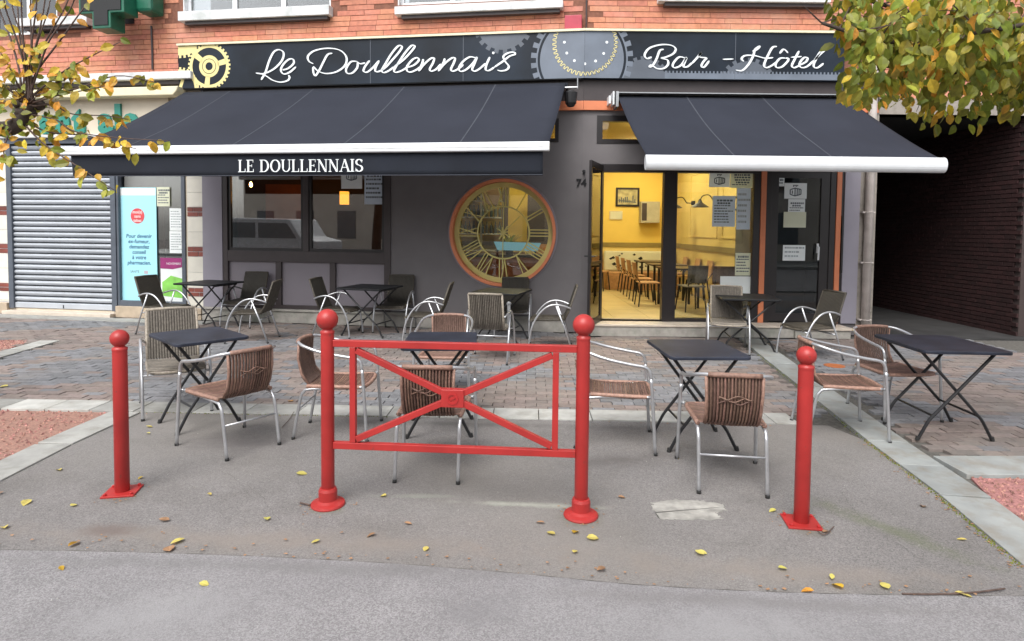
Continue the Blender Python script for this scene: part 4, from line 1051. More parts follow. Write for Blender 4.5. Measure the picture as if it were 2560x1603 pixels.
# serif capitals
def serif(ch):
    st, th, sv_ = .15, .055, .05; B = []
    def stem(x, z0=0, z1=1, w_=st, s=True):
        B.append([(x-w_/2, z0), (x+w_/2, z0), (x+w_/2, z1), (x-w_/2, z1)])
        if s:
            for z in (z0, z1-sv_): B.append([(x-w_/2-.08, z), (x+w_/2+.08, z), (x+w_/2+.08, z+sv_), (x-w_/2-.08, z+sv_)])
    def diag(x0, z0, x1, z1, w_): B.append([(x0-w_/2, z0), (x0+w_/2, z0), (x1+w_/2, z1), (x1-w_/2, z1)])
    def arc(cx, cz, rx, rz, a0, a1, w0, w1, k=14):
        for i in range(k):
            a, b = rad(a0+(a1-a0)*i/k), rad(a0+(a1-a0)*(i+1)/k); q = []
            for t, sgn in ((a, 1), (b, 1), (b, -1), (a, -1)):
                wv = w0+(w1-w0)*abs(cos(t)); q.append((cx+(rx+sgn*wv/2)*cos(t), cz+(rz+sgn*wv/2)*sin(t)))
            B.append(q)
    W_ = .7
    if ch == 'L': stem(.16); B.append([(.2, 0), (.60, 0), (.60, th), (.2, th)]); B.append([(.55, 0), (.61, 0), (.61, .28), (.57, .28)]); W_ = .68
    if ch == 'E':
        stem(.16); B += [[(.2, 0), (.58, 0), (.58, th), (.2, th)], [(.2, 1-th), (.56, 1-th), (.56, 1), (.2, 1)], [(.2, .48), (.46, .48), (.46, .48+th), (.2, .48+th)],
            [(.54, 0), (.60, 0), (.60, .25), (.56, .25)], [(.53, 1), (.57, 1), (.57, .77), (.53, .77)], [(.43, .40), (.47, .40), (.47, .62), (.43, .62)]]; W_ = .68
    if ch == 'D': stem(.16); B += [[(.2, 0), (.34, 0), (.34, th), (.2, th)], [(.2, 1-th), (.34, 1-th), (.34, 1), (.2, 1)]]; arc(.34, .5, .36, .4725, -90, 90, th, st); W_ = .86
    if ch == 'O': arc(.42, .5, .34, .475, 0, 360, th, st, 28); W_ = .86
    if ch == 'U':
        B.append([(.105, .33), (.255, .33), (.255, 1), (.105, 1)]); B.append([(.02, .95), (.34, .95), (.34, 1), (.02, 1)])
        diag(.70, .33, .70, 1, .06); B.append([(.58, .95), (.82, .95), (.82, 1), (.58, 1)]); arc(.44, .33, .26, .30, 180, 360, th, .11); W_ = .86
    if ch == 'N':
        diag(.16, 0, .16, 1, .06); diag(.72, 0, .72, 1, .06); diag(.70, 0, .16, 1, st*1.05)
        for x, z in ((.16, 0), (.72, .95), (.12, .95)): B.append([(x-.12, z), (x+.12, z), (x+.12, z+.05), (x-.12, z+.05)])
        W_ = .88
    if ch == 'A':
        diag(.12, 0, .42, 1, .06); diag(.74, 0, .42, 1, st); B.append([(.24, .32), (.62, .32), (.62, .37), (.24, .37)])
        for x in (.12, .74): B.append([(x-.13, 0), (x+.13, 0), (x+.13, .05), (x-.13, .05)])
        W_ = .84
    if ch == 'I': stem(.18); W_ = .38
    if ch == 'S':
        arc(.33, .75, .22, .22, 20, 270, th, st, 16); arc(.33, .26, .24, .235, -160, 90, th, st, 16)
        B.append([(.52, .72), (.56, .72), (.56, .98), (.52, .95)]); B.append([(.06, .02), (.10, .02), (.10, .30), (.06, .30)]); W_ = .66
    if ch == ' ': W_ = .40
    return B, W_
lx0, lx1 = FL.hit(596, 415, 2.12)[0], FL.hit(909, 413, 2.12)[0]
lz0, lz1 = FL.hit(750, 430, 2.12)[1], FL.hit(750, 399, 2.12)[1]
txt = 'LE DOULLENNAIS'; tot = sum(serif(c)[1] for c in txt); kx_ = (lx1-lx0)/tot; x = lx0; H_ = lz1-lz0
for ch in txt:
    B, W_ = serif(ch)
    if B:
        mb = MB()
        for i, q in enumerate(B): mb.flat([(x+p[0]*kx_, lz0+p[1]*H_) for p in q], -2.128-.0003*(i % 5))
        part('valance_letter', mb, 'letter', la, FL)
    x += W_*kx_
ra = awning('awning', 'navy fabric awning with thick rounded white bar over the doors', FR, .50, 4.02, 3.70, .22, .56, 4.24, 2.56, 2.10, (.30, .63), .09)
prof2 = [(.0+.085*cos(a), .085*sin(a)) for a in [k*pi/10 for k in range(20)]]
part('front_bar', extr(MB(), [(.06*cos(a)*1.1, .095*sin(a)) for a in [k*pi/10 for k in range(20)]], .545, 4.26, 2.10, 2.485), 'white', ra, FR, smooth=False)
part('cassette', MB().box(.50, 4.08, -.30, -.06, 3.73, 3.745).box(.46, .50, -.32, -.05, 3.52, 3.75), 'alu_d', ra, FR)
part('end_bracket', MB().box(.36, .39, -.25, -.05, 3.58, 3.70).box(.42, .44, -.28, -.05, 3.56, 3.76), 'white', ra, FR)

# ------------------------------------------------------------------ notices on the cafe glass
sheet(FR, 1773, 431, 1825, 468, -.022, 'paper', 'white sheet with a black cube logo at the top of the yellow lit glazing', logo=True)
sheet(FR, 1826, 431, 1882, 470, -.020, 'paper_c', 'pale sheet with centred text at the top corner of the yellow lit glazing', 5, 4)
sheet(FR, 1781, 490, 1838, 567, -.022, 'paper_b', 'bluish printed page hanging below the wall lamps on the glazing', 9, 2)
sheet(FR, 1842, 471, 1876, 574, -.022, 'paper_b', 'narrow pale notice along the edge of the glazing beside the bluish page', 6)
sheet(FR, 1838, 633, 1876, 689, -.022, 'paper_c', 'cream opening hours card low on the glazing', 6, 1)
sheet(FR, 1800, 691, 1876, 745, -.024, 'paper', 'blank white sheet at the bottom of the glazing behind the woven chair')
sheet(FR, 1946, 445, 1961, 466, -.005, 'paper', 'tiny white sticker in the top corner of the dark glass door', 2, 1)
sheet(FR, 1961, 458, 2017, 497, -.008, 'paper', 'white sheet with a black cube logo on the dark glass door', logo=True)
sheet(FR, 1959, 530, 2015, 569, -.006, 'paper_c', 'cream sheet partly covered by a menu page on the dark glass door')
sheet(FR, 1970, 498, 2012, 567, -.010, 'paper', 'white menu page under the cube logo on the dark glass door', 9, 2)
sheet(FR, 1957, 613, 2013, 652, -.008, 'paper', 'white card with a small teal mark on the dark glass door', 3)
sheet(FL, 853, 400, 905, 472, -.03, 'paper', 'white sheet with a black cube logo behind the dining window', logo=True)
sheet(FL, 911, 400, 961, 511, -.03, 'paper_b', 'long pale green notice in the corner of the dining window', 8, 3)

# ------------------------------------------------------------------ inside the cafe
room = thing('dining_room', 'yellow dining room seen through the open door and glazing', 'room', (2.5, 13, .19))
def rp(name, mb, m, **k): return part(name, mb, m, room, WORLD, **k)
X1, YB, ZC = 4.13, 15.6, 3.62
rp('back_wall', MB().box(-6.9, X1, YB, YB+.1, .19, ZC), 'yellow')
rp('side_wall', MB().box(X1, X1+.06, 10.08, YB, .19, ZC), 'yellow_p')
rp('light_block_partition', MB().box(-2.0, -1.92, 10.60, YB, .19, ZC), 'darkwall')  # unseen wall, added to block light between dining room and bar
def inner(z0, z1, x0=-7.2, x1=X1, inset=.27):
    k = math.tan(rad(8.5)); return MB().prism([(x0, 9.85+(1.1-x0)*k+inset), (1.1, 9.85+inset), (x1, 9.85+inset), (x1, YB), (x0, YB)], z0, z1)
rp('ceiling', inner(ZC, ZC+.05, x1=X1+.1), 'yellow_p')
rp('dado_rail', MB().box(-1.9, X1-.02, YB-.03, YB-.001, 1.22, 1.33), 'dado')
rp('dado_rail', MB().box(X1-.03, X1-.001, 10.12, YB-.031, 1.22, 1.33), 'dado')
rp('wall_lining', MB().box(-1.9, X1-.02, YB-.012, YB-.001, .19, 1.21), 'yellow_p')
for y0, y1 in ((10.5, 12.2), (12.5, 14.4)):
    rp('wall_moulding', MB().box(X1-.018, X1-.001, y0, y1, 2.9, 2.93).box(X1-.018, X1-.001, y0, y1, 1.5, 1.53).box(X1-.018, X1-.001, y0, y0+.03, 1.53, 2.9).box(X1-.018, X1-.001, y1-.03, y1, 1.53, 2.9), 'yellow_p')
rp('floor_base', inner(.10, .18), 'grout')
tm = MB().box(-.297, .297, -.297, .297, -.01, .0).mesh('floor_tile', 'floor_t')
for i in range(11):
    for j in range(10):
        x, y = -1.6+i*.6, 10.12+j*.6
        if x > X1-.25 or y > YB-.2: continue
        if x < .6: continue
        o = put('floor_tile', tm, room); o.location = Vector((x, y+.3, .19))-Vector(room.location)
rp('bar_floor', inner(.181, .186, x1=.28, inset=.28).v and MB().prism([(-7.2, 11.4), (.28, 10.35), (.28, YB), (-7.2, YB)], .181, .186), 'darkwall')
for x, y, q_ in ((2.9, 11.6, 'nearest the glazing'), (2.9, 14.0, 'towards the back wall'), (.2, 13.6, 'above the bar counter')):
    l = thing('ceiling_lamp', 'lit ceiling panel inside the dining room '+q_, 'ceiling lamp', (x, y, ZC-.05)); l['group'] = 'ceiling lamps of the dining room'
    part('diffuser', MB().box(-.55, .55, -.3, .3, -.02, .0), 'lampglow', l); part('frame', MB().box(-.58, .58, -.33, .33, .002, .03), 'white', l)
def pic(name, label, cat, x0, x1, z0, z1, y, m, border=.045, fm='black_alu'):
    t = thing(name, label, cat, ((x0+x1)/2, y, z0))
    part('frame', MB().box(x0, x1, y-.03, y-.002, z0, z0+border).box(x0, x1, y-.03, y-.002, z1-border, z1).box(x0, x0+border, y-.03, y-.002, z0+border, z1-border).box(x1-border, x1, y-.03, y-.002, z0+border, z1-border), fm, t, WORLD)
    part('picture', MB().box(x0+border, x1-border, y-.02, y-.002, z0+border, z1-border), m, t, WORLD); return t
def WB(u, v, Y=YB-.02):
    d = ray(u, v); t = Y/d.y; return d.x*t, CAMZ+d.z*t
a, d = WB(1540, 469); b, c = WB(1598, 517)
t = pic('framed_picture', 'black framed old photograph of a city with bridge on the yellow wall', 'picture', a, b, c, d, YB, 'photo', .05)
mb = MB(); rr = random.Random(3)
for k in range(9): x = a+.08+(b-a-.16)*k/9; mb.box(x, x+.03, YB-.024, YB-.0205, c+.1, c+.1+rr.uniform(.05, .2))
bar(mb, a+.06, c+.16, b-.08, c+.10, .02, YB-.025, YB-.021)
part('skyline', mb, 'ink', t, WORLD)
a, d = WB(1524, 527); b, c = WB(1556, 549); pic('small_notice', 'small cream framed notice on the yellow wall below the photograph', 'notice', a, b, c, d, YB, 'paper_c', .02, 'cream')
a, d = WB(1598, 505); b, c = WB(1643, 558)
cb = thing('wall_cabinet', 'pale grey metal cabinet fixed high on the yellow wall', 'cabinet', ((a+b)/2, YB-.2, c))
part('body', MB().box(a, b, YB-.28, YB-.013, c, d), 'greymetal', cb, WORLD, bevel=.008); part('door', MB().box(a+(b-a)*.35, b-.01, YB-.295, YB-.281, c+.01, d-.01), 'greymetal', cb, WORLD); part('front_panel', MB().box(a+.02, a+(b-a)*.30, YB-.287, YB-.281, c+.06, d-.04), 'brown_alu', cb, WORLD)
def wlamp(x, y, z, label, s_=1.0):
    t = thing('wall_lamp', label, 'wall lamp', (x, y, z)); t['group'] = 'black articulated wall lamps'
    part('arm', MB().tube([(0, 0, 0), (-.16*s_, -.02, .0)], .012, 6).tube(spline([(-.16*s_, -.02, 0), (-.26*s_, -.05, .12), (-.40*s_, -.08, .10), (-.45*s_, -.09, .0)], 5), .011, 6).lathe([(.05, -.05), (.055, 0), (.05, .05)], 10, (0, 0)), 'black', t)
    part('shade', MB().lathe([(.02, .04), (.035, .0), (.05, -.03), (.17, -.11), (.172, -.12)], 16, (-.45*s_, -.09)), 'black', t, smooth=False)
wlamp(X1-.03, 14.1, 2.27, 'black wall lamp reaching out beside the grey cabinet')
wlamp(X1-.03, 12.2, 2.22, 'black wall lamp with tilted shade seen through the glazing')
wlamp(X1-.03, 10.9, 2.12, 'black wall lamp just above the bluish page on the glazing', .8)
# chairs and tables inside
def in_chair(x, y, rz, label, m='wood'):
    t = thing('dining_chair', label, 'chair', (x, y, .19), rad(rz)); t['group'] = 'pale wood chairs with black legs in the dining room'
    part('seat', MB().box(-.20, .20, -.19, .19, .44, .47), m, t, bevel=.015)
    mb = MB()
    pts = [(-.20, y_, z_) for z_ in (.50, .66, .82) for y_ in ()]
    for k in range(6):
        y0 = -.19+k*.38/6; y1 = y0+.38/6; f = lambda y_: -.20-.03+(.19**2-y_**2)*-.9
        mb.add([(f(y0), y0, .52), (f(y1), y1, .52), (f(y1)-.05, y1, .84), (f(y0)-.05, y0, .84), (f(y0)+.012, y0, .52), (f(y1)+.012, y1, .52), (f(y1)-.038, y1, .84), (f(y0)-.038, y0, .84)],
               [(0, 3, 2, 1), (4, 5, 6, 7), (0, 1, 5, 4), (3, 7, 6, 2)])
    part('backrest', mb, m, t)
    for sx in (-1, 1):
        for sy in (-1, 1): part('leg', MB().tube([(sx*.16, sy*.16, .44), (sx*.21, sy*.20, 0)], [.016, .012], 8), 'black', t)
    part('back_post', MB().tube([(-.17, -.15, .45), (-.28, -.14, .60)], .010, 6).tube([(-.17, .15, .45), (-.28, .14, .60)], .010, 6), 'black', t)
def in_table(x, y, label, w_=.7):
    t = thing('dining_table', label, 'table', (x, y, .19)); t['group'] = 'dining tables in the yellow room'
    part('tabletop', MB().box(-w_/2, w_/2, -.40, .40, .743, .75), 'darktop', t); part('edge', MB().box(-w_/2-.004, w_/2+.004, -.354, .354, .715, .742), 'black', t)
    for sx in (-1, 1):
        for sy in (-1, 1): part('leg', MB().box(sx*(w_/2-.05)-.02, sx*(w_/2-.05)+.02, sy*.3-.02, sy*.3+.02, 0, .714), 'black', t)
for k, (x, y, l) in enumerate([(2.75, 14.6, 'pale wood chair nearest the back wall of the dining room'), (2.72, 13.7, 'second pale wood chair from the back wall'), (2.68, 12.8, 'third pale wood chair from the back wall'), (2.62, 11.9, 'pale wood chair nearest the open doorway inside')]):
    in_chair(x, y, 0, l)
for k, (x, y, l) in enumerate([(3.25, 14.35, 'dining table at the back of the yellow room'), (3.25, 13.1, 'middle dining table of the yellow room'), (3.2, 11.9, 'dining table just inside behind the black door post')]): in_table(x, y, l)
in_chair(3.25, 11.2, 100, 'wooden chair behind the glazing with its back to the street', 'wicker_t'); in_chair(3.75, 11.05, 80, 'brown chair behind the papers on the glazing', 'wicker')
for k, (x, y) in enumerate([(3.8, 14.5), (3.82, 13.6), (3.8, 12.7)]): in_chair(x, y, 180, ('farthest', 'middle', 'nearest')[k]+' pale wood chair along the side wall of the dining room')
for k, (x, y) in enumerate([(2.1, 14.9), (1.2, 14.6)]): in_chair(x, y, 60-k*40, ('pale wood chair standing near the bench', 'pale wood chair in the open middle of the dining room')[k])
bn = thing('wall_bench', 'upholstered bench with black and white patterned cushions along the back wall', 'bench', (3.0, 15.3, .19))
part('seat', MB().box(2.3, 4.1, 15.05, 15.56, .19, .62), 'wood', bn, WORLD, bevel=.02); part('back_pad', MB().box(2.3, 4.1, 15.45, 15.58, .63, 1.12), 'paper_c', bn, WORLD, bevel=.03)
rr = random.Random(8)
for k in range(26):
    x, z, r = rr.uniform(2.35, 4.05), rr.uniform(.7, 1.07), rr.uniform(.025, .06); part('pattern_patch', MB().slabxz([(x-r, z), (x, z-r*.7), (x+r*1.2, z-r*.2), (x+r*.3, z+r*.8)], 15.444, 15.449), 'black', bn, WORLD)
# bar counter and shelf behind the clock window
ct = thing('bar_counter', 'bar counter with light blue lit strip seen through the clock window', 'counter', (-.1, 12.1, .19))
part('body', MB().box(-.9, 1.0, 11.9, 12.4, .19, 1.10), 'orangeglow', ct, WORLD); part('worktop', MB().box(-1.0, 1.08, 11.82, 12.45, 1.10, 1.15), 'black', ct, WORLD, bevel=.006)
part('lit_strip', MB().slabxz([(-.35, 1.40), (-.28, 1.24), (.48, 1.22), (.55, 1.38)], 11.80, 11.815), 'bluelit', ct, WORLD)
part('strip_stand', MB().box(-.3, -.26, 11.82, 11.86, 1.15, 1.25).box(.42, .46, 11.82, 11.86, 1.15, 1.25), 'black', ct, WORLD)
shf = thing('bottle_shelf', 'tall pale shelf unit holding bottles behind the bar', 'shelf', (-.6, 15.2, .19))
part('frame', MB().box(-1.35, -1.31, 15.0, 15.4, .19, 3.0).box(-.2, -.16, 15.0, 15.4, .19, 3.0).box(-.78, -.74, 15.0, 15.4, .19, 3.0), 'concrete', shf, WORLD)
for z in (1.1, 1.5, 1.9, 2.3, 2.7): part('shelf_board', MB().box(-1.31, -.2, 15.0, 15.4, z, z+.03), 'concrete', shf, WORLD)
bt = MB().lathe([(.035, 0), (.036, .17), (.014, .22), (.014, .29)], 10).mesh('bottle', 'bottle', True)
for k in range(30):
    o = put('bottle', bt); o.location = (-1.25+(k % 10)*.105, 15.12, (1.53, 1.93, 2.33)[k//10]); tag(o, 'bottle standing in the row on the '+('lowest', 'middle', 'upper')[k//10]+' shelf behind the bar', 'bottle', 'bottles on the '+('lowest', 'middle', 'upper')[k//10]+' bar shelf')
solo('fridge', MB().box(.5, 1.1, 14.9, 15.5, .19, 2.3), 'wood', 'tall brown cupboard behind the bar seen through the clock window', 'cupboard', WORLD, bevel=.01)
bu = thing('bar_back_unit', 'dark brown panelled unit behind the bar seen through the clock window', 'bar unit', (-.6, 14.4, .19))
part('panel', MB().box(-.68, -.30, 14.3, 14.5, 2.2, 3.5), 'darkwall', bu, WORLD); part('panel', MB().box(.35, .95, 14.3, 14.5, 1.3, 3.5), 'brown_alu', bu, WORLD); part('post', MB().box(-.24, -.10, 14.3, 14.4, .19, 3.5), 'brown_alu', bu, WORLD)
part('base_cupboard', MB().box(-1.8, .3, 14.2, 14.9, .19, 1.1), 'darkwall', bu, WORLD)
pt_ = thing('potted_plant', 'spiky house plant on the bar behind the clock window', 'plant', (-.05, 11.95, 1.15))
part('pot', MB().lathe([(.07, 0), (.09, .16), (.095, .17)], 14), 'brown_alu', pt_)
mb = MB()
for k in range(26):
    a = k*2.4; r = .25+.1*(k % 3); p = [Vector((r*t*cos(a), r*t*sin(a), .16+.45*t*(1.2-.7*t))) for t in (0, .33, .66, 1)]
    n_ = Vector((-sin(a), cos(a), 0))
    for i in range(3): w0, w1 = .016*(1-i/3.2), .016*(1-(i+1)/3.2); mb.add([p[i]+n_*w0, p[i]-n_*w0, p[i+1]-n_*w1, p[i+1]+n_*w1], [(0, 1, 2, 3)])
part('leaves', mb, 'leaf_g', pt_, kind='stuff')
# dark bar room behind the left window
br_ = thing('bar_room', 'dim bar room behind the wide dining window', 'room', (-4, 13, .19))
part('back_wall', MB().box(-7.6, -2.0, 14.2, 14.25, .19, 3.5), 'darkwall', br_, WORLD)
part('side_wall', MB().box(-7.6, -7.5, 11.2, 14.2, .19, 3.5), 'darkwall', br_, WORLD)
part('rust_panel', MB().box(-5.6, -4.6, 14.1, 14.19, 1.8, 2.6), 'orangeglow', br_, WORLD)
part('ceiling_panel', MB().box(-7.5, -2.0, 11.2, 14.2, 3.2, 3.25), 'darkwall', br_, WORLD)
for u, v, Y in ((627, 462, 11.9), (777, 460, 12.2)):
    d = ray(u, v); q = d*(Y/d.y)+Vector((0, 0, CAMZ))
    t = thing('pendant_bulb', 'warm lit filament bulb over the '+('first' if u < 700 else 'second')+' pane of the dining window', 'pendant lamp', q); t['group'] = 'warm pendant bulbs'
    part('bulb', MB().lathe([(.006, .05), (.02, .02), (.027, -.005), (.021, -.03), (.004, -.038)], 12), 'bulb', t, smooth=True); part('cord', MB().tube([(0, 0, .07), (0, 0, 1.0)], .006, 6), 'black', t)
d = ray(861, 494); q = d*(12.6/d.y)+Vector((0, 0, CAMZ))
t = thing('glowing_poster_box', 'orange glowing rectangular poster box under the logo sheet in the dining window', 'poster box', q)  # orange poster box given emission so it glows
part('shade', MB().box(-.08, .08, -.06, .06, -.14, .12), 'glow', t); part('cord', MB().tube([(0, 0, .12), (0, 0, 1.0)], .006, 6), 'black', t)

# ------------------------------------------------------------------ street furniture: barrier and bollards
def ballpost(mb, r, zt, rb, zc, neck):
    prof = [(r, .0), (r, neck-.035), (r*.97, neck-.03), (r*1.04, neck-.022), (r*1.04, neck-.01), (r*.72, neck)]
    a0 = -math.acos(min(1, r*.72/rb)); k0 = -60
    for k in range(13):
        a = rad(k0+(90-k0)*k/12); prof.append((max(.001, rb*cos(a)), zc+rb*sin(a)))
    return mb.lathe(prof, 28)
B1, B2 = G(820, 1262), G(1452, 1290)
bar_ = thing('barrier', 'red steel crossed barrier with ball topped posts on the forecourt', 'barrier', (B1+B2)/2)
bd = (B2-B1); BL = bd.length; ba = math.atan2(bd.y, bd.x); bar_.rotation_euler = (0, 0, ba)
for s_ in (-1, 1):
    p = part('post', ballpost(MB(), .0385, 1.16, .062, 1.102, 1.045), 'red', bar_, smooth=True, loc=(s_*BL/2, 0, 0)); p.modifiers.new('w', 'WEIGHTED_NORMAL')
    part('flange', MB().lathe([(.098, 0), (.10, .006), (.096, .016), (.070, .024), (.054, .034), (.0535, .088), (.047, .104), (.040, .106)], 32), 'red', p)
hw = BL/2-.036
for z in (.965, .362): part('rail', MB().box(-hw, hw, -.018, .018, z-.020, z+.020), 'red', bar_, bevel=.003)
vx = BL/2-.142-.012
for s_ in (-1, 1): part('upright', MB().box(s_*vx-.0175, s_*vx+.0175, -.0175, .0175, .382, .945), 'red', bar_, bevel=.003)
zc = .6635
for sx in (-1, 1):
    for sz in (-1, 1):
        mb = MB(); bar(mb, sx*.055, zc+sz*.028, sx*(vx-.02), zc+sz*.262, .036, -.0165, .0165); part('brace', mb, 'red', bar_, bevel=.003)
part('centre_plate', MB().box(-.066, .066, -.026, .026, zc-.052, zc+.052), 'red', bar_, bevel=.004)
part('emblem', ring(MB(), 0, zc, .022, .034, -.031, -.0265, 24), 'red_d', bar_); mb = MB(); bar(mb, -.012, zc-.006, .02, zc+.012, .012, -.0305, -.027); part('emblem', mb, 'red_d', bar_)
for (u, v, ang_, l) in ((306, 1231, 12, 'red ball topped bollard beside the gravel bed and kerb slabs'), (2003, 1308, -8, 'red ball topped bollard near the pale cement patch')):
    g = G(u, v); t = thing('bollard', l, 'bollard', g, rad(ang_), 'red bollards of the forecourt')
    p = part('post', ballpost(MB(), .041, 1.01, .053, .953, .905), 'red', t, smooth=True); p.modifiers.new('w', 'WEIGHTED_NORMAL')
    part('base_plate', MB().box(-.092, .092, -.085, .085, 0, .012), 'red', t, bevel=.003)
    for sx in (-1, 1):
        for sy in (-1, 1): part('bolt', MB().lathe([(.011, .012), (.011, .022), (.004, .026)], 6, (sx*.072, sy*.066)), 'red_d', t)
g = G(1271, 893); t = thing('metal_stub_post', 'thin grey metal post beside the woven chair under the clock window', 'post', g)
part('shaft', MB().box(-.02, .02, -.02, .02, 0, .68), 'alu_d', t, bevel=.003); part('cap', MB().lathe([(.03, .68), (.03, .70), (.012, .715)], 12), 'alu_d', t)
solo('drain_cover', MB().lathe([(.12, -.01), (.12, .006), (.10, .009)], 24), 'orangeglow', 'small round rusty cover set in the slabs near the doorstep', 'cover', loc=G(2086, 915))

# ------------------------------------------------------------------ tables
def make_table(label, w_, l_, tm_, loc, rz):
    t = thing('folding_table', label, 'table', loc, rz, 'folding bistro tables on the terrace')
    k = 7; pts = []
    for cxs, cys, a0 in ((1, 1, 0), (-1, 1, 90), (-1, -1, 180), (1, -1, 270)):
        for i in range(k): a = rad(a0+90*i/(k-1)); pts.append((cxs*(w_/2-.05)+.05*cos(a), cys*(l_/2-.05)+.05*sin(a)))
    part('tabletop', MB().prism(pts, .712, .737), tm_, t, bevel=.006)
    hx, hy = w_/2-.06, l_/2-.14
    for sy in (-1, 1):
        y = sy*hy
        for sx in (-1, 1):
            yy = y+sx*.012
            part('leg', MB().tube([(-sx*hx, yy, .705), (sx*(hx-.075), yy, .175), (sx*(hx-.055), yy, .145), (sx*(hx+.02), yy, .0)], .0125, 8), 'black', t)
    for sx in (-1, 1): part('crossbar', MB().tube([(sx*(hx-.095), -hy, .195), (sx*(hx-.095), hy, .195)], .009, 6), 'black', t)
    part('top_frame', MB().tube([(-hx, -hy, .70), (-hx, hy, .70)], .010, 6).tube([(hx, -hy, .70), (hx, hy, .70)], .010, 6), 'black', t)
    for sx in (-1, 1):
        for sy in (-1, 1): part('foot', MB().tube([(sx*(hx+.016), sy*hy+sx*.012, .03), (sx*(hx+.022), sy*hy+sx*.012, .0)], .016, 8), 'rubber', t)
    return t
def tplace(fl, fr_, size=(.60, .72), **k):
    a, b = G(*fl, .735), G(*fr_, .735); d = (b-a).normalized(); n_ = Vector((-d.y, d.x, 0)); c = (a+b)/2+n_*size[1]/2; return (c.x, c.y, 0), math.atan2(d.y, d.x)
TB = [('navy topped folding table between the kerb bollard and the woven chairs', (447, 862), (632, 842), (.57, .70), 'tabletop'),
      ('navy topped folding table seen behind the barrier', (1008, 873), (1197, 875), (.58, .74), 'tabletop'),
      ('navy topped folding table on the forecourt edge just past the barrier', (1664, 898), (1868, 894), (.60, .72), 'tabletop'),
      ('navy topped folding table standing out on the brick pavers by the passage', (2310, 883), (2520, 879), (.67, .78), 'tabletop')]
for (l, a, b, sz, m_), (x, y, rz_) in zip(TB, ((-2.60, 5.12, 46), (-.57, 5.02, 3), (1.43, 4.77, 2), (3.54, 5.10, -3))): make_table(l, sz[0], sz[1], m_, (x, y, 0), rad(rz_))
for l, c_, r, sz in (('dark folding table in front of the pharmacy poster', (524, 706), -16, (.76, .76)), ('dark folding table under the dining window', (926, 717), -17, (.76, .78)),
                     ('dark folding table under the clock window', (1255, 727), -17, (.72, .80)), ('dark folding table in front of the orange strip by the doors', (1864, 741), -9, (.78, .82))):
    g = G(*c_, .735); make_table(l, sz[0], sz[1], 'tabletop_d', (g.x, g.y, 0), rad(r))

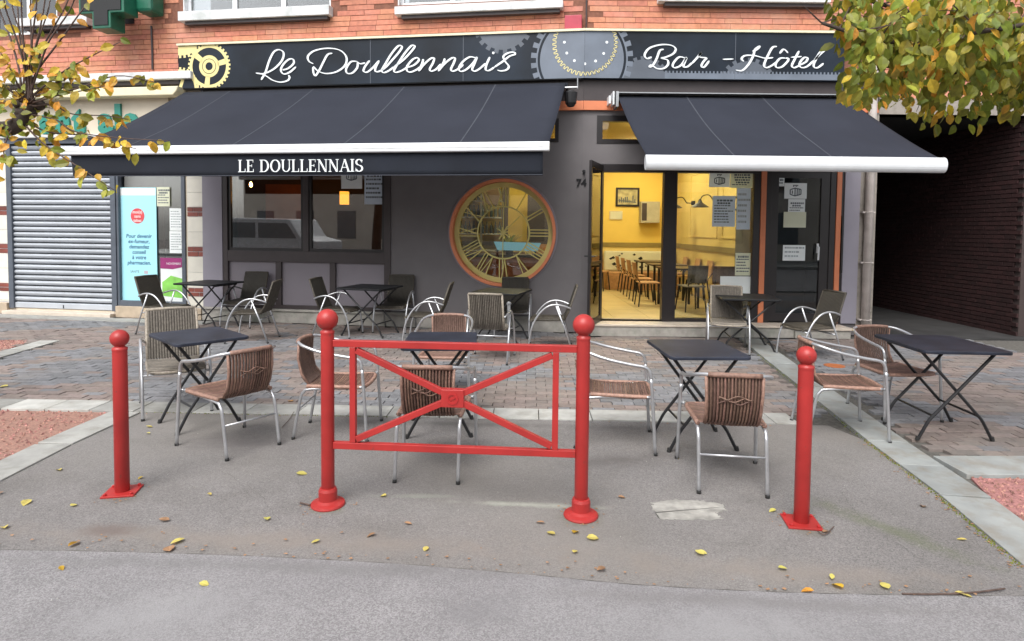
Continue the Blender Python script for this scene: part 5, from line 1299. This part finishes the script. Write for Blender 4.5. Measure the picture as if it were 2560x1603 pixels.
# ------------------------------------------------------------------ chairs
def strip(mb, pts, w_dir, w_, th):
    """flat woven strand along pts, width w_ along w_dir, thickness th"""
    P = [Vector(p) for p in pts]; b = len(mb.v); W_ = Vector(w_dir)*w_/2
    for i, p in enumerate(P):
        t = (P[min(i+1, len(P)-1)]-P[max(i-1, 0)]).normalized(); n_ = t.cross(W_).normalized()*th/2
        for q in (p+W_+n_, p-W_+n_, p-W_-n_, p+W_-n_): mb.v.append(tuple(q))
    for i in range(len(P)-1):
        for e in range(4): mb.f.append((b+4*i+e, b+4*i+(e+1) % 4, b+4*i+4+(e+1) % 4, b+4*i+4+e)); mb.mi.append(mb.cur)
CH = {}
def chair_low(wk):
    """stacking chair with one tube looping round the low woven back"""
    P_ = []
    for s_ in (-1, 1):
        P_.append(('leg', MB().tube(spline([(.285, s_*.27, .0), (.262, s_*.262, .35), (.245, s_*.258, .56)], 4), .0125, 10), 'alu'))
        P_.append(('leg', MB().tube(spline([(-.30, s_*.205, 0), (-.245, s_*.205, .30), (-.215, s_*.205, .37), (-.15, s_*.207, .395), (.22, s_*.222, .415), (.245, s_*.245, .42)], 4), .0118, 10), 'alu'))
        P_.append(('foot', MB().tube([(.286, s_*.27, .02), (.287, s_*.27, 0)], .0145, 10).tube([(-.297, s_*.205, .02), (-.30, s_*.205, 0)], .0140, 10), 'rubber'))
    half = [(.245, .258, .56), (.232, .258, .615), (.195, .260, .645), (.10, .262, .66), (-.06, .262, .69), (-.17, .245, .72), (-.245, .20, .742), (-.285, .11, .75), (-.295, 0, .752)]
    pts = half+[(x, -y, z) for x, y, z in half[:-1]][::-1]; sp = spline(pts, 4)
    P_.append(('arm_rail', MB().tube(sp, .0125, 10), 'alu'))
    P_.append(('crossbar', MB().tube([(-.258, -.205, .235), (-.258, .205, .235)], .008, 8), 'alu'))
    P_.append(('crossbar', MB().tube([(.12, -.215, .395), (.12, .215, .395)], .008, 8), 'alu_d'))
    wrap = [p for p in sp if abs(p.y) < .175 and p.x < 0]
    P_.append(('rail_wrap', MB().tube([wrap[0]]+wrap[1:-1]+[wrap[-1]], .0165, 10), wk+'_e'))
    mb = MB(); n = 17
    for k in range(n-1):
        y = -.155+.31*k/(n-2); e = (abs(y)/.165)**2
        strip(mb, [(-.283+.035*e, y, .742), (-.286+.03*e, y*.99, .66), (-.271+.022*e, y*.97, .55), (-.236+.018*e, y*.95, .46), (-.186, y*.95, .425)], (0, 1, 0), .0165, .004)
    P_.append(('gap_shade_lining', mb, wk+'_in'))  # added darker layer, paints the shade in gaps between strands
    mb = MB()
    for k in range(n):
        y = -.165+.33*k/(n-1); e = (abs(y)/.165)**2
        strip(mb, [(-.297+.035*e, y, .75), (-.30+.03*e, y*.99, .66), (-.285+.022*e, y*.97, .55), (-.25+.018*e, y*.95, .46), (-.19, y*.95, .412), (-.10, y*.95, .405)], (0, 1, 0), .0105, .009)
    for z, x in ((.615, -.306), (.60, -.304), (.585, -.300)):
        pp = [(x+.03*(abs(y)/.165)**2-.006+.003*sin(y*90), y, z+.012*sin(y*45+z*300)) for y in [-.10+.2*i/16 for i in range(17)]]
        mb.tube(pp, .0038, 5)
    P_.append(('backrest', mb, wk))
    for s_ in (-1, 1):
        P_.append(('back_edge', MB().tube([(-.262, s_*.172, .745), (-.27, s_*.168, .62), (-.245, s_*.165, .50), (-.19, s_*.165, .42)], .010, 6), wk+'_e'))
    mb = MB(); n = 24
    for k in range(n):
        x = -.185+.43*k/(n-1); z = .425-.012*sin(pi*k/(n-1)); y1 = .215-.012*(1-k/(n-1))
        strip(mb, [(x, -y1-.006, z-.02), (x, -y1, z), (x, -.1, z-.010), (x, 0, z-.014), (x, .1, z-.010), (x, y1, z), (x, y1+.006, z-.02)], (1, 0, 0), .0155, .010)
    P_.append(('seat', mb, wk))
    mb = MB(); c_ = [(-.19, .205), (.02, .215), (.19, .222), (.245, .20), (.265, .10), (.268, 0)]
    pts = c_+[(x, -y) for x, y in c_[:-1]][::-1]
    mb.tube(spline([(x, y, .415) for x, y in pts], 3), .0155, 7); P_.append(('seat_edge', mb, wk+'_e'))
    return P_
def chair_high(wk):
    """chair with two arched arm tubes and a tall leaning woven back"""
    P_ = []
    for s_ in (-1, 1):
        P_.append(('arm_leg', MB().tube(spline([(.29, s_*.262, 0), (.285, s_*.262, .10), (.25, s_*.262, .30), (.17, s_*.262, .47), (.06, s_*.262, .585), (-.05, s_*.262, .625), (-.16, s_*.255, .615), (-.275, s_*.225, .575)], 5), .0125, 10), 'alu'))
        P_.append(('leg', MB().tube([(-.30, s_*.262, 0), (-.20, s_*.262, .30), (-.075, s_*.262, .612)], .0115, 10), 'alu'))
        P_.append(('foot', MB().tube([(.29, s_*.262, .02), (.29, s_*.262, 0)], .0145, 10).tube([(-.296, s_*.262, .02), (-.30, s_*.262, 0)], .0140, 10), 'rubber'))
    P_.append(('crossbar', MB().tube([(.225, -.262, .365), (.225, .262, .365)], .010, 8), 'alu'))
    P_.append(('crossbar', MB().tube([(-.19, -.262, .33), (-.19, .262, .33)], .010, 8), 'alu'))
    top = (-.355, .86)
    mb = MB()
    for s_ in (-1, 1): mb.tube([(-.19, s_*.205, .41), (-.255, s_*.208, .55), (-.355, s_*.205, .855)], .013, 8)
    mb.tube([(-.357, -.205, .858), (-.364, 0, .862), (-.357, .205, .858)], .015, 8)
    P_.append(('back_edge', mb, wk+'_e'))
    mb = MB(); n = 19
    for k in range(n-1):
        y = -.187+.374*k/(n-2); strip(mb, [(-.348, y, .85), (-.305, y, .74), (-.268, y, .62), (-.233, y, .52), (-.19, y, .43)], (0, 1, 0), .019, .004)
    P_.append(('gap_shade_lining', mb, wk+'_in'))  # added darker strips behind the strands, gap shade in their colour
    mb = MB()
    for k in range(n):
        y = -.197+.394*k/(n-1); b_ = .012*(1-(y/.197)**2)
        strip(mb, [(-.357-b_, y, .86), (-.318-b_, y, .74), (-.28-b_, y, .62), (-.245-b_, y, .52), (-.20, y, .42), (-.14, y, .405)], (0, 1, 0), .0125, .014)
    P_.append(('backrest', mb, wk))
    mb = MB(); n = 24
    for k in range(n):
        x = -.17+.44*k/(n-1); z = .425-.010*sin(pi*k/(n-1))-.03*max(0, (k-20)/3)**2
        strip(mb, [(x, -.222, z-.02), (x, -.215, z), (x, 0, z-.012), (x, .215, z), (x, .222, z-.02)], (1, 0, 0), .0165, .012)
    P_.append(('seat', mb, wk))
    P_.append(('seat_edge', MB().tube(spline([(-.18, .212, .412), (.1, .218, .412), (.24, .205, .395), (.275, .12, .385), (.278, 0, .385), (.275, -.12, .385), (.24, -.205, .395), (.1, -.218, .412), (-.18, -.212, .412)], 3), .013, 7), wk+'_e'))
    return P_
M['wicker_d_e'] = M['wicker_d']; M['wicker_in'] = mat('wicker_inner_shade', (.125, .075, .058), .7, var=.3, scale=45); M['wicker_d_in'] = mat('olive_inner_shade', (.036, .031, .023), .7); M['wicker_t_in'] = mat('taupe_inner_shade', (.115, .10, .082), .7, var=.3, scale=45); M['wicker_t_e'] = mat('pale_taupe_wicker', (.27, .235, .19), .6, var=.25, scale=45, rand=.2)  # inner wicker tones are darkened copies, painting the shade between strands
PROTO = {k: [(n, mb.mesh(n, m, True), m) for n, mb, m in f(w_)] for k, f, w_ in (('low', chair_low, 'wicker'), ('dark', chair_high, 'wicker_d'), ('taupe', chair_high, 'wicker_t'))}
def chair(kind, c_, facing, label, scale=1.0):
    g = 'brown woven chairs of the front row' if kind == 'low' else 'arched arm woven chairs by the facade'
    t = thing('woven_chair', label, 'chair', (c_[0], c_[1], 0), facing, g)
    for n, me, m in PROTO[kind]: put(n, me, t)
    return t
def from_rear(kind, r1, r2, label, off=.30):       # r1,r2 pixels of the two rear feet
    a, b = G(*r1), G(*r2); d = (b-a).normalized(); return a, b, d
def ch_r(kind, r1, r2, sgn, label):
    a, b = G(*r1), G(*r2); d = (b-a).normalized(); f = Vector((-d.y, d.x, 0))*sgn; c_ = (a+b)/2+f*.30; return chair(kind, c_, math.atan2(f.y, f.x), label)
def ch_f(kind, r1, r2, sgn, label):
    a, b = G(*r1), G(*r2); d = (b-a).normalized(); f = Vector((-d.y, d.x, 0))*sgn; c_ = (a+b)/2-f*.285; return chair(kind, c_, math.atan2(f.y, f.x), label)
def ch_c(kind, c_, deg, label): return chair(kind, G(*c_), rad(deg), label)
ch_f('taupe', (362, 1052), (525, 1030), -1, 'taupe woven chair with tall back behind the navy table near the kerb bollard')
chair('low', (-2.10, 4.61), math.atan2(.325, -.445), 'brown woven chair turned away beside the kerb slabs, at the table near the kerb bollard')
ch_r('low', (731, 1100), (776, 1056), -1, 'brown woven chair half hidden by the barrier post and facing along it')
ch_c('low', (1112, 985), 268, 'brown woven chair facing the street behind the barrier table')
ch_r('low', (986, 1207), (1145, 1211), 1, 'brown woven chair seen from behind through the crossed barrier')
ch_f('low', (1639, 1142), (1622, 1078), -1, 'brown woven chair facing the navy table just past the barrier')
ch_r('low', (1745, 1234), (1921, 1246), 1, 'brown woven chair seen from behind between the barrier and the plain bollard')
ch_f('low', (2225, 1111), (2149, 1056), -1, 'brown woven chair standing half on the kerb slabs behind the bollard')
ch_f('low', (2214, 1060), (2352, 1056), -1, 'brown woven chair on the pavers behind the table near the passage')
ch_c('dark', (415, 832), -14, 'dark chair with leaning back in front of the blue poster')
chair('dark', (-4.42, 10.24), rad(261), 'dark chair against the wall beside the tiled column')
ch_r('dark', (668, 860), (701, 842), 1, 'dark chair turned away at the table before the pharmacy poster')
ch_c('dark', (845, 838), -8, 'dark chair beside the barrier ball under the dining window')
chair('dark', (-1.86, 9.86), rad(262), 'dark chair against the wall at the corner of the dining window')
ch_c('dark', (1066, 858), 178, 'dark chair with its thin side showing, just before the clock window')
ch_r('taupe', (1170, 909), (1258, 913), 1, 'taupe chair seen from behind in front of the clock window table')
chair('dark', (.03, 9.57), rad(265), 'dark chair against the wall right under the clock window')
ch_c('dark', (1375, 868), 176, 'dark chair beside the open glass door below the number 74')
ch_f('taupe', (1770, 884), (1873, 890), -1, 'taupe chair in front of the papered glazing and orange strip')
ch_c('dark', (2022, 893), 192, 'dark chair in front of the dark glass door and its orange strip')

# ------------------------------------------------------------------ trees
def WP(u, v, Y):
    d = ray(u, v); return d*(Y/d.y)+Vector((0, 0, CAMZ))
def leafverts(c_, dirv, nrm, L_, W_, fold=.25):
    d = dirv.normalized(); s_ = d.cross(nrm).normalized(); n_ = s_.cross(d)
    P = []
    for t, w_ in ((.25, .42), (.55, .5), (.82, .28)):
        P += [c_+d*L_*t+s_*W_*w_+n_*W_*fold*w_-n_*L_*.15*t*t, c_+d*L_*t-n_*L_*.15*t*t, c_+d*L_*t-s_*W_*w_+n_*W_*fold*w_-n_*L_*.15*t*t]
    V = [c_]+P+[c_+d*L_-n_*L_*.18]
    return V, [(0, 1, 2), (0, 2, 3), (1, 4, 5, 2), (2, 5, 6, 3), (4, 7, 8, 5), (5, 8, 9, 6), (7, 10, 8), (8, 10, 9)]
V_, F_ = leafverts(Vector((0, 0, 0)), Vector((1, 0, 0)), Vector((0, 0, 1)), 1, .62)
LM = {m: MB().add(V_, F_).mesh('leaf', m) for m in ('leaf_g', 'leaf_y', 'leaf_o', 'leaf_f', 'leaf_b')}
def leaf_matrix(p, d, n, L_):
    d = d.normalized(); s_ = d.cross(n).normalized(); n_ = s_.cross(d)
    m = Matrix((( d.x, -s_.x, n_.x), (d.y, -s_.y, n_.y), (d.z, -s_.z, n_.z))).to_4x4()
    return Matrix.Translation(p) @ m @ Matrix.Diagonal((L_, L_, L_, 1))
class Tree:
    def __init__(s, label, base): s.t = thing('tree', label, 'tree', base); s.inv = Matrix.Translation(-Vector(base)); s.n = 0; s.rest = {}
    def leaf(s, p, d, n, L_, m, near=True):
        if near and s.n < 290:
            o = put('leaf', LM[m], s.t); mm = s.inv @ leaf_matrix(p, d, n, L_); o.matrix_basis = mm; s.n += 1
        else:
            mb = s.rest.setdefault(m, MB()); mm = s.inv @ leaf_matrix(p, d, n, L_); mb.add([tuple(mm @ v) for v in V_], F_)
    def tube(s, name, pts, r0, r1, m='bark', seg=7):
        sp = spline(pts, 5); k = len(sp); part(name, MB().tube([tuple(s.inv @ p) for p in sp], [r0+(r1-r0)*i/(k-1) for i in range(k)], seg), m, s.t, smooth=True); return sp
    def done(s):
        for m, mb in s.rest.items(): part('foliage', mb, m, s.t, kind='stuff')
R_ = random.Random(11)
def rv(a): return Vector((R_.uniform(-a, a), R_.uniform(-a, a), R_.uniform(-a, a)))
# pollarded tree at the gravel bed: the knob with its whips shows at the edge of the picture
tb = (-5.15, 5.35, 0)
T = Tree('pollarded tree with thin dark whips and sparse yellow leaves in front of the pharmacy', tb)
kn = WP(68, 262, 5.2)
T.tube('trunk', [Vector((-5.15, 5.35, -.05)), Vector((-5.12, 5.33, 1.3)), Vector((-5.05, 5.3, 2.35)), Vector((-5.0, 5.28, 2.75))], .13, .10, seg=12)
T.tube('limb', [Vector((-5.08, 5.3, 2.3)), Vector((-4.7, 5.25, 2.45)), WP(30, 320, 5.2), kn], .075, .055, seg=9)
T.tube('limb', [Vector((-5.03, 5.3, 2.6)), Vector((-5.4, 5.4, 2.9)), Vector((-5.8, 5.5, 3.0))], .07, .05, seg=9)
kb = MB()
for k in range(9):
    c_ = T.inv @ (kn+Vector((R_.uniform(-.07, .07), R_.uniform(-.05, .05), R_.uniform(-.07, .05)))); r = R_.uniform(.03, .055)
    kb.tube([tuple(c_-Vector((0, 0, r))), tuple(c_-Vector((0, 0, r*.5))), tuple(c_), tuple(c_+Vector((0, 0, r*.6))), tuple(c_+Vector((0, 0, r)))], [r*.4, r*.9, r, r*.8, r*.3], 9)
part('knob', kb, 'bark', T.t, smooth=True)
WH = [((22, -60), .0), ((38, -60), .1), ((50, -80), -.1), ((78, -60), .05), ((96, -80), -.1), ((120, -60), 0), ((135, -70), .1), ((185, -40), 0), ((205, -70), -.1), ((245, -20), .1), ((-20, -50), .1), ((0, -70), -.1)]
whips = []
for (u, v), dy in WH:
    p1 = WP(68+(u-68)*.16+R_.uniform(-7, 7), 180, 5.2+dy*.5); p2 = WP(68+(u-68)*.45+R_.uniform(-8, 8), 100, 5.2+dy); p3 = WP(68+(u-68)*.8, 20, 5.2+dy*1.5); p4 = WP(u, v, 5.2+dy*2)
    whips.append(T.tube('branch', [kn+Vector((R_.uniform(-.05, .05), R_.uniform(-.04, .04), .02)), p1, p2, p3, p4], .010, .004, 'twig', 6))
LO = [[(68, 250), (150, 185), (210, 150), (300, 105)], [(68, 262), (140, 240), (200, 228), (262, 215)], [(60, 300), (120, 330), (220, 340), (300, 362), (340, 372)], [(68, 285), (140, 300), (190, 330), (300, 345), (420, 352)],
      [(60, 310), (110, 360), (200, 420), (285, 475)], [(68, 250), (120, 215), (170, 195), (190, 160)], [(60, 290), (20, 340), (10, 390), (30, 400)], [(60, 300), (0, 330), (-60, 420), (-10, 440)], [(66, 270), (130, 262), (180, 285), (270, 290), (330, 300)], [(68, 240), (180, 225), (290, 190), (385, 205)], [(60, 260), (20, 220), (-20, 200)], [(60, 250), (30, 180), (0, 130)]]
for L_ in LO:
    dy = R_.uniform(-.25, .15)
    whips.append(T.tube('branch', [WP(u, v, 5.2+dy*i/3) for i, (u, v) in enumerate(L_)], .0085, .003, 'twig', 6))
for wi, sp in enumerate(whips):
    lo = wi >= len(WH); k = R_.randint(14, 22) if lo else R_.randint(3, 7)
    for _ in range(k):
        i = R_.randint(len(sp)//4, len(sp)-1); p = sp[i]+rv(.035 if lo else .02)
        d = Vector((R_.uniform(-1, 1), R_.uniform(-.7, .4), R_.uniform(-1.1, .2))); n_ = Vector((R_.uniform(-.5, .5), -1, R_.uniform(-.1, .7)))
        T.leaf(p, d, n_, R_.uniform(.07, .115), R_.choices(('leaf_o', 'leaf_g', 'leaf_y'), (.60, .17, .23))[0])
for _ in range(85):
    p = kn+Vector((R_.gauss(0, .13), R_.gauss(0, .10), R_.gauss(-.08, .13)))
    T.leaf(p, Vector((R_.uniform(-1, 1), R_.uniform(-.8, .4), R_.uniform(-1, .3))), Vector((R_.uniform(-.5, .5), -1, R_.uniform(-.1, .7))), R_.uniform(.05, .09), R_.choices(('leaf_o', 'leaf_g', 'leaf_y'), (.35, .35, .3))[0])
for _ in range(26):       # bare spurs on the knob
    d = Vector((R_.uniform(-1, 1), R_.uniform(-.6, .6), R_.uniform(-.2, 1))).normalized(); part('spur', MB().tube([tuple(T.inv @ kn), tuple(T.inv @ (kn+d*.08+rv(.01))), tuple(T.inv @ (kn+d*R_.uniform(.14, .26)+rv(.02)))], [.006, .004, .002], 5), 'twig', T.t)
T.done()
# flat topped tree by the other gravel bed
tb = (4.05, 4.05, 0)
T = Tree('green and yellow leaved tree whose dense low crown hangs before the passage', tb)
T.tube('trunk', [Vector((4.05, 4.05, -.05)), Vector((4.04, 4.05, 1.4)), Vector((4.0, 4.05, 2.5)), Vector((3.98, 4.05, 2.9))], .12, .10, seg=12)
BR = [[(4.0, 4.05, 2.6), (3.4, 4.0, 2.72), (2.9, 4.0, 2.80), (2.35, 4.05, 2.88), (2.0, 4.1, 3.0)], [(4.0, 4.05, 2.7), (3.5, 4.2, 3.0), (2.9, 4.3, 3.1), (2.3, 4.3, 3.25)], [(4.0, 4.0, 2.65), (3.6, 3.7, 2.8), (3.1, 3.6, 2.85), (2.6, 3.6, 2.78)],
      [(4.0, 4.1, 2.8), (3.4, 4.3, 3.4), (2.8, 4.4, 3.7)], [(4.0, 4.1, 2.7), (4.3, 4.6, 3.0), (4.6, 5.0, 3.1)], [(4.0, 4.0, 2.8), (4.6, 4.0, 3.0), (5.3, 4.0, 3.1)], [(4, 4.1, 2.7), (3.7, 4.6, 2.85), (3.2, 4.9, 2.9), (2.8, 5.0, 3.0)], [(4, 4, 2.9), (3.9, 3.8, 3.5), (3.6, 3.7, 3.9)], [(4, 4, 2.6), (3.9, 3.6, 2.7), (3.6, 3.3, 2.75)]]
ends = []
for b in BR:
    sp = T.tube('branch', [Vector(p) for p in b], .035, .010, seg=8)
    for i in range(4, len(sp), 1):
        for _ in range(R_.choice((1, 2, 2))):
            d = Vector((R_.uniform(-1, 1), R_.uniform(-.8, .8), R_.uniform(-.5, .75))).normalized(); L_ = R_.uniform(.18, .42)
            e = sp[i]+d*L_; ends.append((sp[i], sp[i]+d*L_*.55+Vector((0, 0, .03)), e+Vector((0, 0, -.03))))
tw = MB()
for a, b_, e in ends: tw.tube([tuple(T.inv @ q) for q in (a, b_, e)], [.0055, .004, .002], 5)
part('twigs', tw, 'twig', T.t, kind='stuff')
def floor_z(p): return 2.52+.09*sin(p.x*5.1+.6)+.06*sin(p.x*13+p.y*3)+.75*max(0, 2.35-p.x)+.12*max(0, p.y-4.2)
allL = []
for a, b_, e in ends:
    for _ in range(R_.randint(17, 25)):
        t = R_.uniform(.15, 1.1); p = a.lerp(e, t)+rv(.10)
        if p.z < floor_z(p) or sin(p.x*7.3+1)*sin(p.y*6.1)*sin(p.z*8.2+2) > .50 or p.x/p.y < .490+.025*sin(p.z*9): continue
        allL.append(p)
for _ in range(1000):       # hanging skirt of the crown
    y = R_.uniform(3.5, 4.8); x = R_.uniform(.52*y, 4.9); p = Vector((x, y, 0)); z0 = floor_z(p); p.z = z0+abs(R_.gauss(0, .22)); allL.append(p)
R_.shuffle(allL)
allL.sort(key=lambda p: (p.x/p.y > .95, p.y > 4.1, R_.random()))
for p in allL:
    d = Vector((R_.gauss(0, .45), R_.gauss(0, .35), -R_.uniform(.35, 1.0))); n_ = Vector((R_.uniform(-.6, .6), -1, R_.uniform(-.1, .9)))
    T.leaf(p, d, n_, R_.uniform(.065, .105), R_.choices(('leaf_g', 'leaf_y', 'leaf_o'), (.56, .30, .14))[0])
T.done()

# ------------------------------------------------------------------ fallen leaves and twigs
def ground_leaf(u, v, m, label, L_=.07, rz=None, n='fallen_leaf', g='fallen leaves on the forecourt and road'):
    p = G(u, v); o = put(n, LM[m]); a = R_.uniform(0, 6.28) if rz is None else rz
    z = .016 if v > 1385 else .012
    o.location = (p.x, p.y, z); o.rotation_euler = (R_.uniform(-.14, .14), R_.uniform(-.12, .12), a); L_ *= .88; o.scale = (L_, L_*R_.uniform(.75, 1.35), L_*R_.uniform(.3, 1.5)); tag(o, label, 'leaf', g); return o
FALL = [(150, 1180, 'f', 'large yellow leaf beyond the bollard base towards the kerb slabs', .085), (10, 1233, 'b', 'pale dry leaf at the picture edge below the kerb slabs', .055), (72, 1253, 'f', 'yellow leaf lying with a brown stalk left of the bollard', .08), (176, 1270, 'f', 'small yellow leaf just in front of the bollard plate', .05),
        (12, 1326, 'f', 'yellow green leaf at the far edge of the forecourt near the road seam', .07), (170, 1372, 'o', 'orange yellow leaf lying on the road seam', .07), (740, 1187, 'f', 'wide yellow leaf between the woven chair and the barrier post', .085), (462, 1351, 'f', 'large flat yellow leaf near the road seam', .08),
        (424, 1305, 'b', 'curled brown leaf between the bollard and the yellow leaf', .08), (668, 1305, 'f', 'small yellow green leaf standing near the barrier flange', .055), (520, 1237, 'f', 'tiny yellow leaf on bare asphalt beyond the curled brown leaf', .045), (966, 1243, 'f', 'small yellow leaf below the crossed barrier', .05),
        (940, 1338, 'b', 'ragged orange brown leaf in front of the barrier', .06), (800, 1354, 'f', 'narrow yellow leaf in front of the barrier post', .055), (424, 1384, 'b', 'long pinkish brown dead leaf on the road seam', .10), (498, 1465, 'f', 'lone yellow leaf out on the road', .055),
        (150, 1423, 'o', 'small orange leaf on the road past the seam', .045), (1010, 1311, 'b', 'grey brown crumpled leaf below the barrier rail', .055), (1068, 1371, 'f', 'faint yellow green leaf at the edge of the road', .045), (1388, 1341, 'f', 'pale yellow leaf in front of the barrier flange', .065),
        (1434, 1338, 'o', 'orange yellow leaf touching a bigger yellow leaf before the barrier', .06), (1466, 1349, 'f', 'big yellow leaf next to the orange one before the barrier', .075), (1434, 1389, 'f', 'small yellow leaf nearer the road below the leaf pair', .05), (1744, 1381, 'f', 'upper yellow leaf of the pair on open asphalt', .055), (1760, 1394, 'f', 'lower yellow leaf of the pair on open asphalt', .06),
        (1514, 1427, 'b', 'curled tan leaf on the road seam', .055), (1945, 1427, 'f', 'dark yellow folded leaf between the bollard and the road', .055), (2080, 1442, 'f', 'thin yellow leaf on the road edge', .055), (2108, 1478, 'o', 'flat orange leaf on the road edge', .07), (2035, 1485, 'o', 'rolled yellow brown leaf on the road edge', .065),
        (2222, 1480, 'f', 'pointed yellow leaf at the end of the long twig', .07), (2386, 1487, 'f', 'large yellow leaf lying on the long twig', .085), (2418, 1354, 'f', 'small yellow leaf near the kerb slabs', .055), (1940, 1278, 'f', 'yellow leaf against the bollard plate', .055), (2022, 1272, 'f', 'yellow leaf just behind the bollard plate', .055), (2058, 1336, 'b', 'pale brown leaf with stalk in front of the bollard plate', .07),
        (20, 968, 'f', 'yellow leaf on the grey pavers beside the gravel bed', .10), (365, 1068, 'f', 'pale leaf next to the taupe chair foot', .07), (375, 1087, 'f', 'tiny pale leaf below the taupe chair', .05), (728, 1006, 'o', 'yellow leaf on the white edging slab behind the barrier post', .09), (1545, 1246, 'b', 'rusty brown leaf beyond the cement patch', .055), (2308, 1272, 'b', 'curled dry leaf close to the kerb slabs on the asphalt', .075), (1362, 1312, 'b', 'thin dark dead leaf beside the barrier flange', .06), (358, 1195, 'o', 'tiny orange leaf behind the bollard', .04)]
for u, v, k, l, L_ in FALL: ground_leaf(u, v, 'leaf_'+k, l, L_)
def stick(pts, label, r=.004):
    P = spline([G(*p)+Vector((0, 0, .012)) for p in pts], 4); solo('twig', MB().tube(P, r, 6), 'twig', label, 'twig')
stick([(2255, 1491), (2330, 1492), (2420, 1489), (2512, 1478)], 'long thin twig lying on the road edge')
stick([(2044, 1334), (2062, 1342), (2084, 1322)], 'small forked twig in front of the bollard plate', .003)
stick([(705, 1072), (722, 1054), (735, 1033)], 'thin dark twig on the asphalt beside the woven chair', .003)
stick([(750, 1262), (768, 1266), (776, 1267)], 'short dark twig beside the barrier post base', .005)
# crumbled leaf litter
mb = MB()
def bit(x, y, z, r):
    a = R_.uniform(0, 6); mb.add([(x+r*cos(a+q)*(1 if q != 2 else .6), y+r*.7*sin(a+q), z+R_.uniform(0, .004)) for q in (0, 1.3, 2.6, 4.2)], [(0, 1, 2, 3)])
for _ in range(150):
    i = R_.randint(0, len(sl_)-1); p = sl_[i]; bit(p.x+R_.gauss(0, .05), p.y+abs(R_.gauss(.02, .10)), .009, R_.uniform(.004, .012))
for c_ in (B1, B2, G(306, 1231), G(2003, 1308)):
    for _ in range(26): a = R_.uniform(0, 6.3); q = R_.uniform(.10, .17); bit(c_.x+q*cos(a), c_.y+q*sin(a), .003, R_.uniform(.003, .010))
for a_, b_ in ((Sb, Sc), (Sc, Sd), (ROWL, ROWR)):
    for _ in range(60): p = a_.lerp(b_, R_.random()); bit(p.x+R_.gauss(-.03, .03), p.y+R_.gauss(-.02, .02), .003, R_.uniform(.004, .012))
part('leaf_litter', mb, 'leaf_b', kind='stuff')
# specks of grit
mb = MB()
for _ in range(420):
    x, y = R_.uniform(-3.2, 3.0), R_.uniform(2.2, 5.0); r = R_.uniform(.0015, .005); a = R_.uniform(0, 6)
    z = .006 if y < 3.05 else .0
    mb.add([(x+r*cos(a+q), y+r*sin(a+q), z) for q in (0, 2.1, 4.2)]+[(x, y, z+r)], [(0, 1, 3), (1, 2, 3), (2, 0, 3)])
part('grit', mb, 'cement', kind='stuff')
mb = MB()        # moss tufts in the joint along the kerb slabs
for a, b in ((Sa, Sb), (Sb, Sc), (Sc, Sd), (ROWL, ROWL+rdir*2.2)):
    for _ in range(260):
        t = R_.random(); p = a.lerp(b, t)+Vector((R_.gauss(-.012, .012), R_.gauss(0, .008), 0)); r = R_.uniform(.002, .006); q = R_.uniform(0, 6)
        mb.add([(p.x+r*cos(q+w_), p.y+r*sin(q+w_), 0) for w_ in (0, 2.1, 4.2)]+[(p.x, p.y, r*1.8)], [(0, 1, 3), (1, 2, 3), (2, 0, 3)])
part('moss', mb, 'leaf_g', kind='stuff')

# ------------------------------------------------------------------ across the street (shows only mirrored in the glass)
hs_ = thing('street_house', 'pale terraced house across the street mirrored in the cafe windows', 'house', (-8, -12, 0))
W_ = Frame((0, 0), 0)
part('wall', MB().box(-24, 16, -12.6, -12, 0, 6.5), 'housewall', hs_, W_)
part('roof', MB().slabxz([(-24.3, 6.5), (16.3, 6.5), (16.3, 6.7), (-24.3, 6.7)], -13.5, -11.8), 'brown_alu', hs_, W_)
for k in range(14):
    for z in (1.0, 4.0): part('window', MB().box(-23+k*2.8, -21.8+k*2.8, -12, -11.96, z, z+1.6), 'houseglass', hs_, W_)
van = thing('parked_van', 'white van mirrored in the dining window', 'van', (-13.5, -1.6, 0))
part('body', MB().slabxz([(-2.4, .45), (2.4, .45), (2.45, 1.1), (1.7, 1.25), (1.2, 1.95), (-2.3, 2.0), (-2.45, 1.6)], -.9, .9), 'vanwhite', van, bevel=.06)
part('side_window', MB().slabxz([(-.2, 1.2), (1.55, 1.2), (1.12, 1.78), (-.2, 1.80)], .898, .92), 'houseglass', van); part('side_window', MB().slabxz([(-2.1, 1.2), (-.35, 1.2), (-.35, 1.8), (-2.1, 1.8)], .898, .92), 'houseglass', van)
for x in (-1.5, 1.5):
    for y in (-.82, .82):
        w2 = part('wheel', MB().tube([(x, y-.1, .33), (x, y+.1, .33)], .33, 20), 'rubber', van); part('rim', MB().tube([(x, y-.105, .33), (x, y+.105, .33)], .2, 14), 'alu_d', w2)
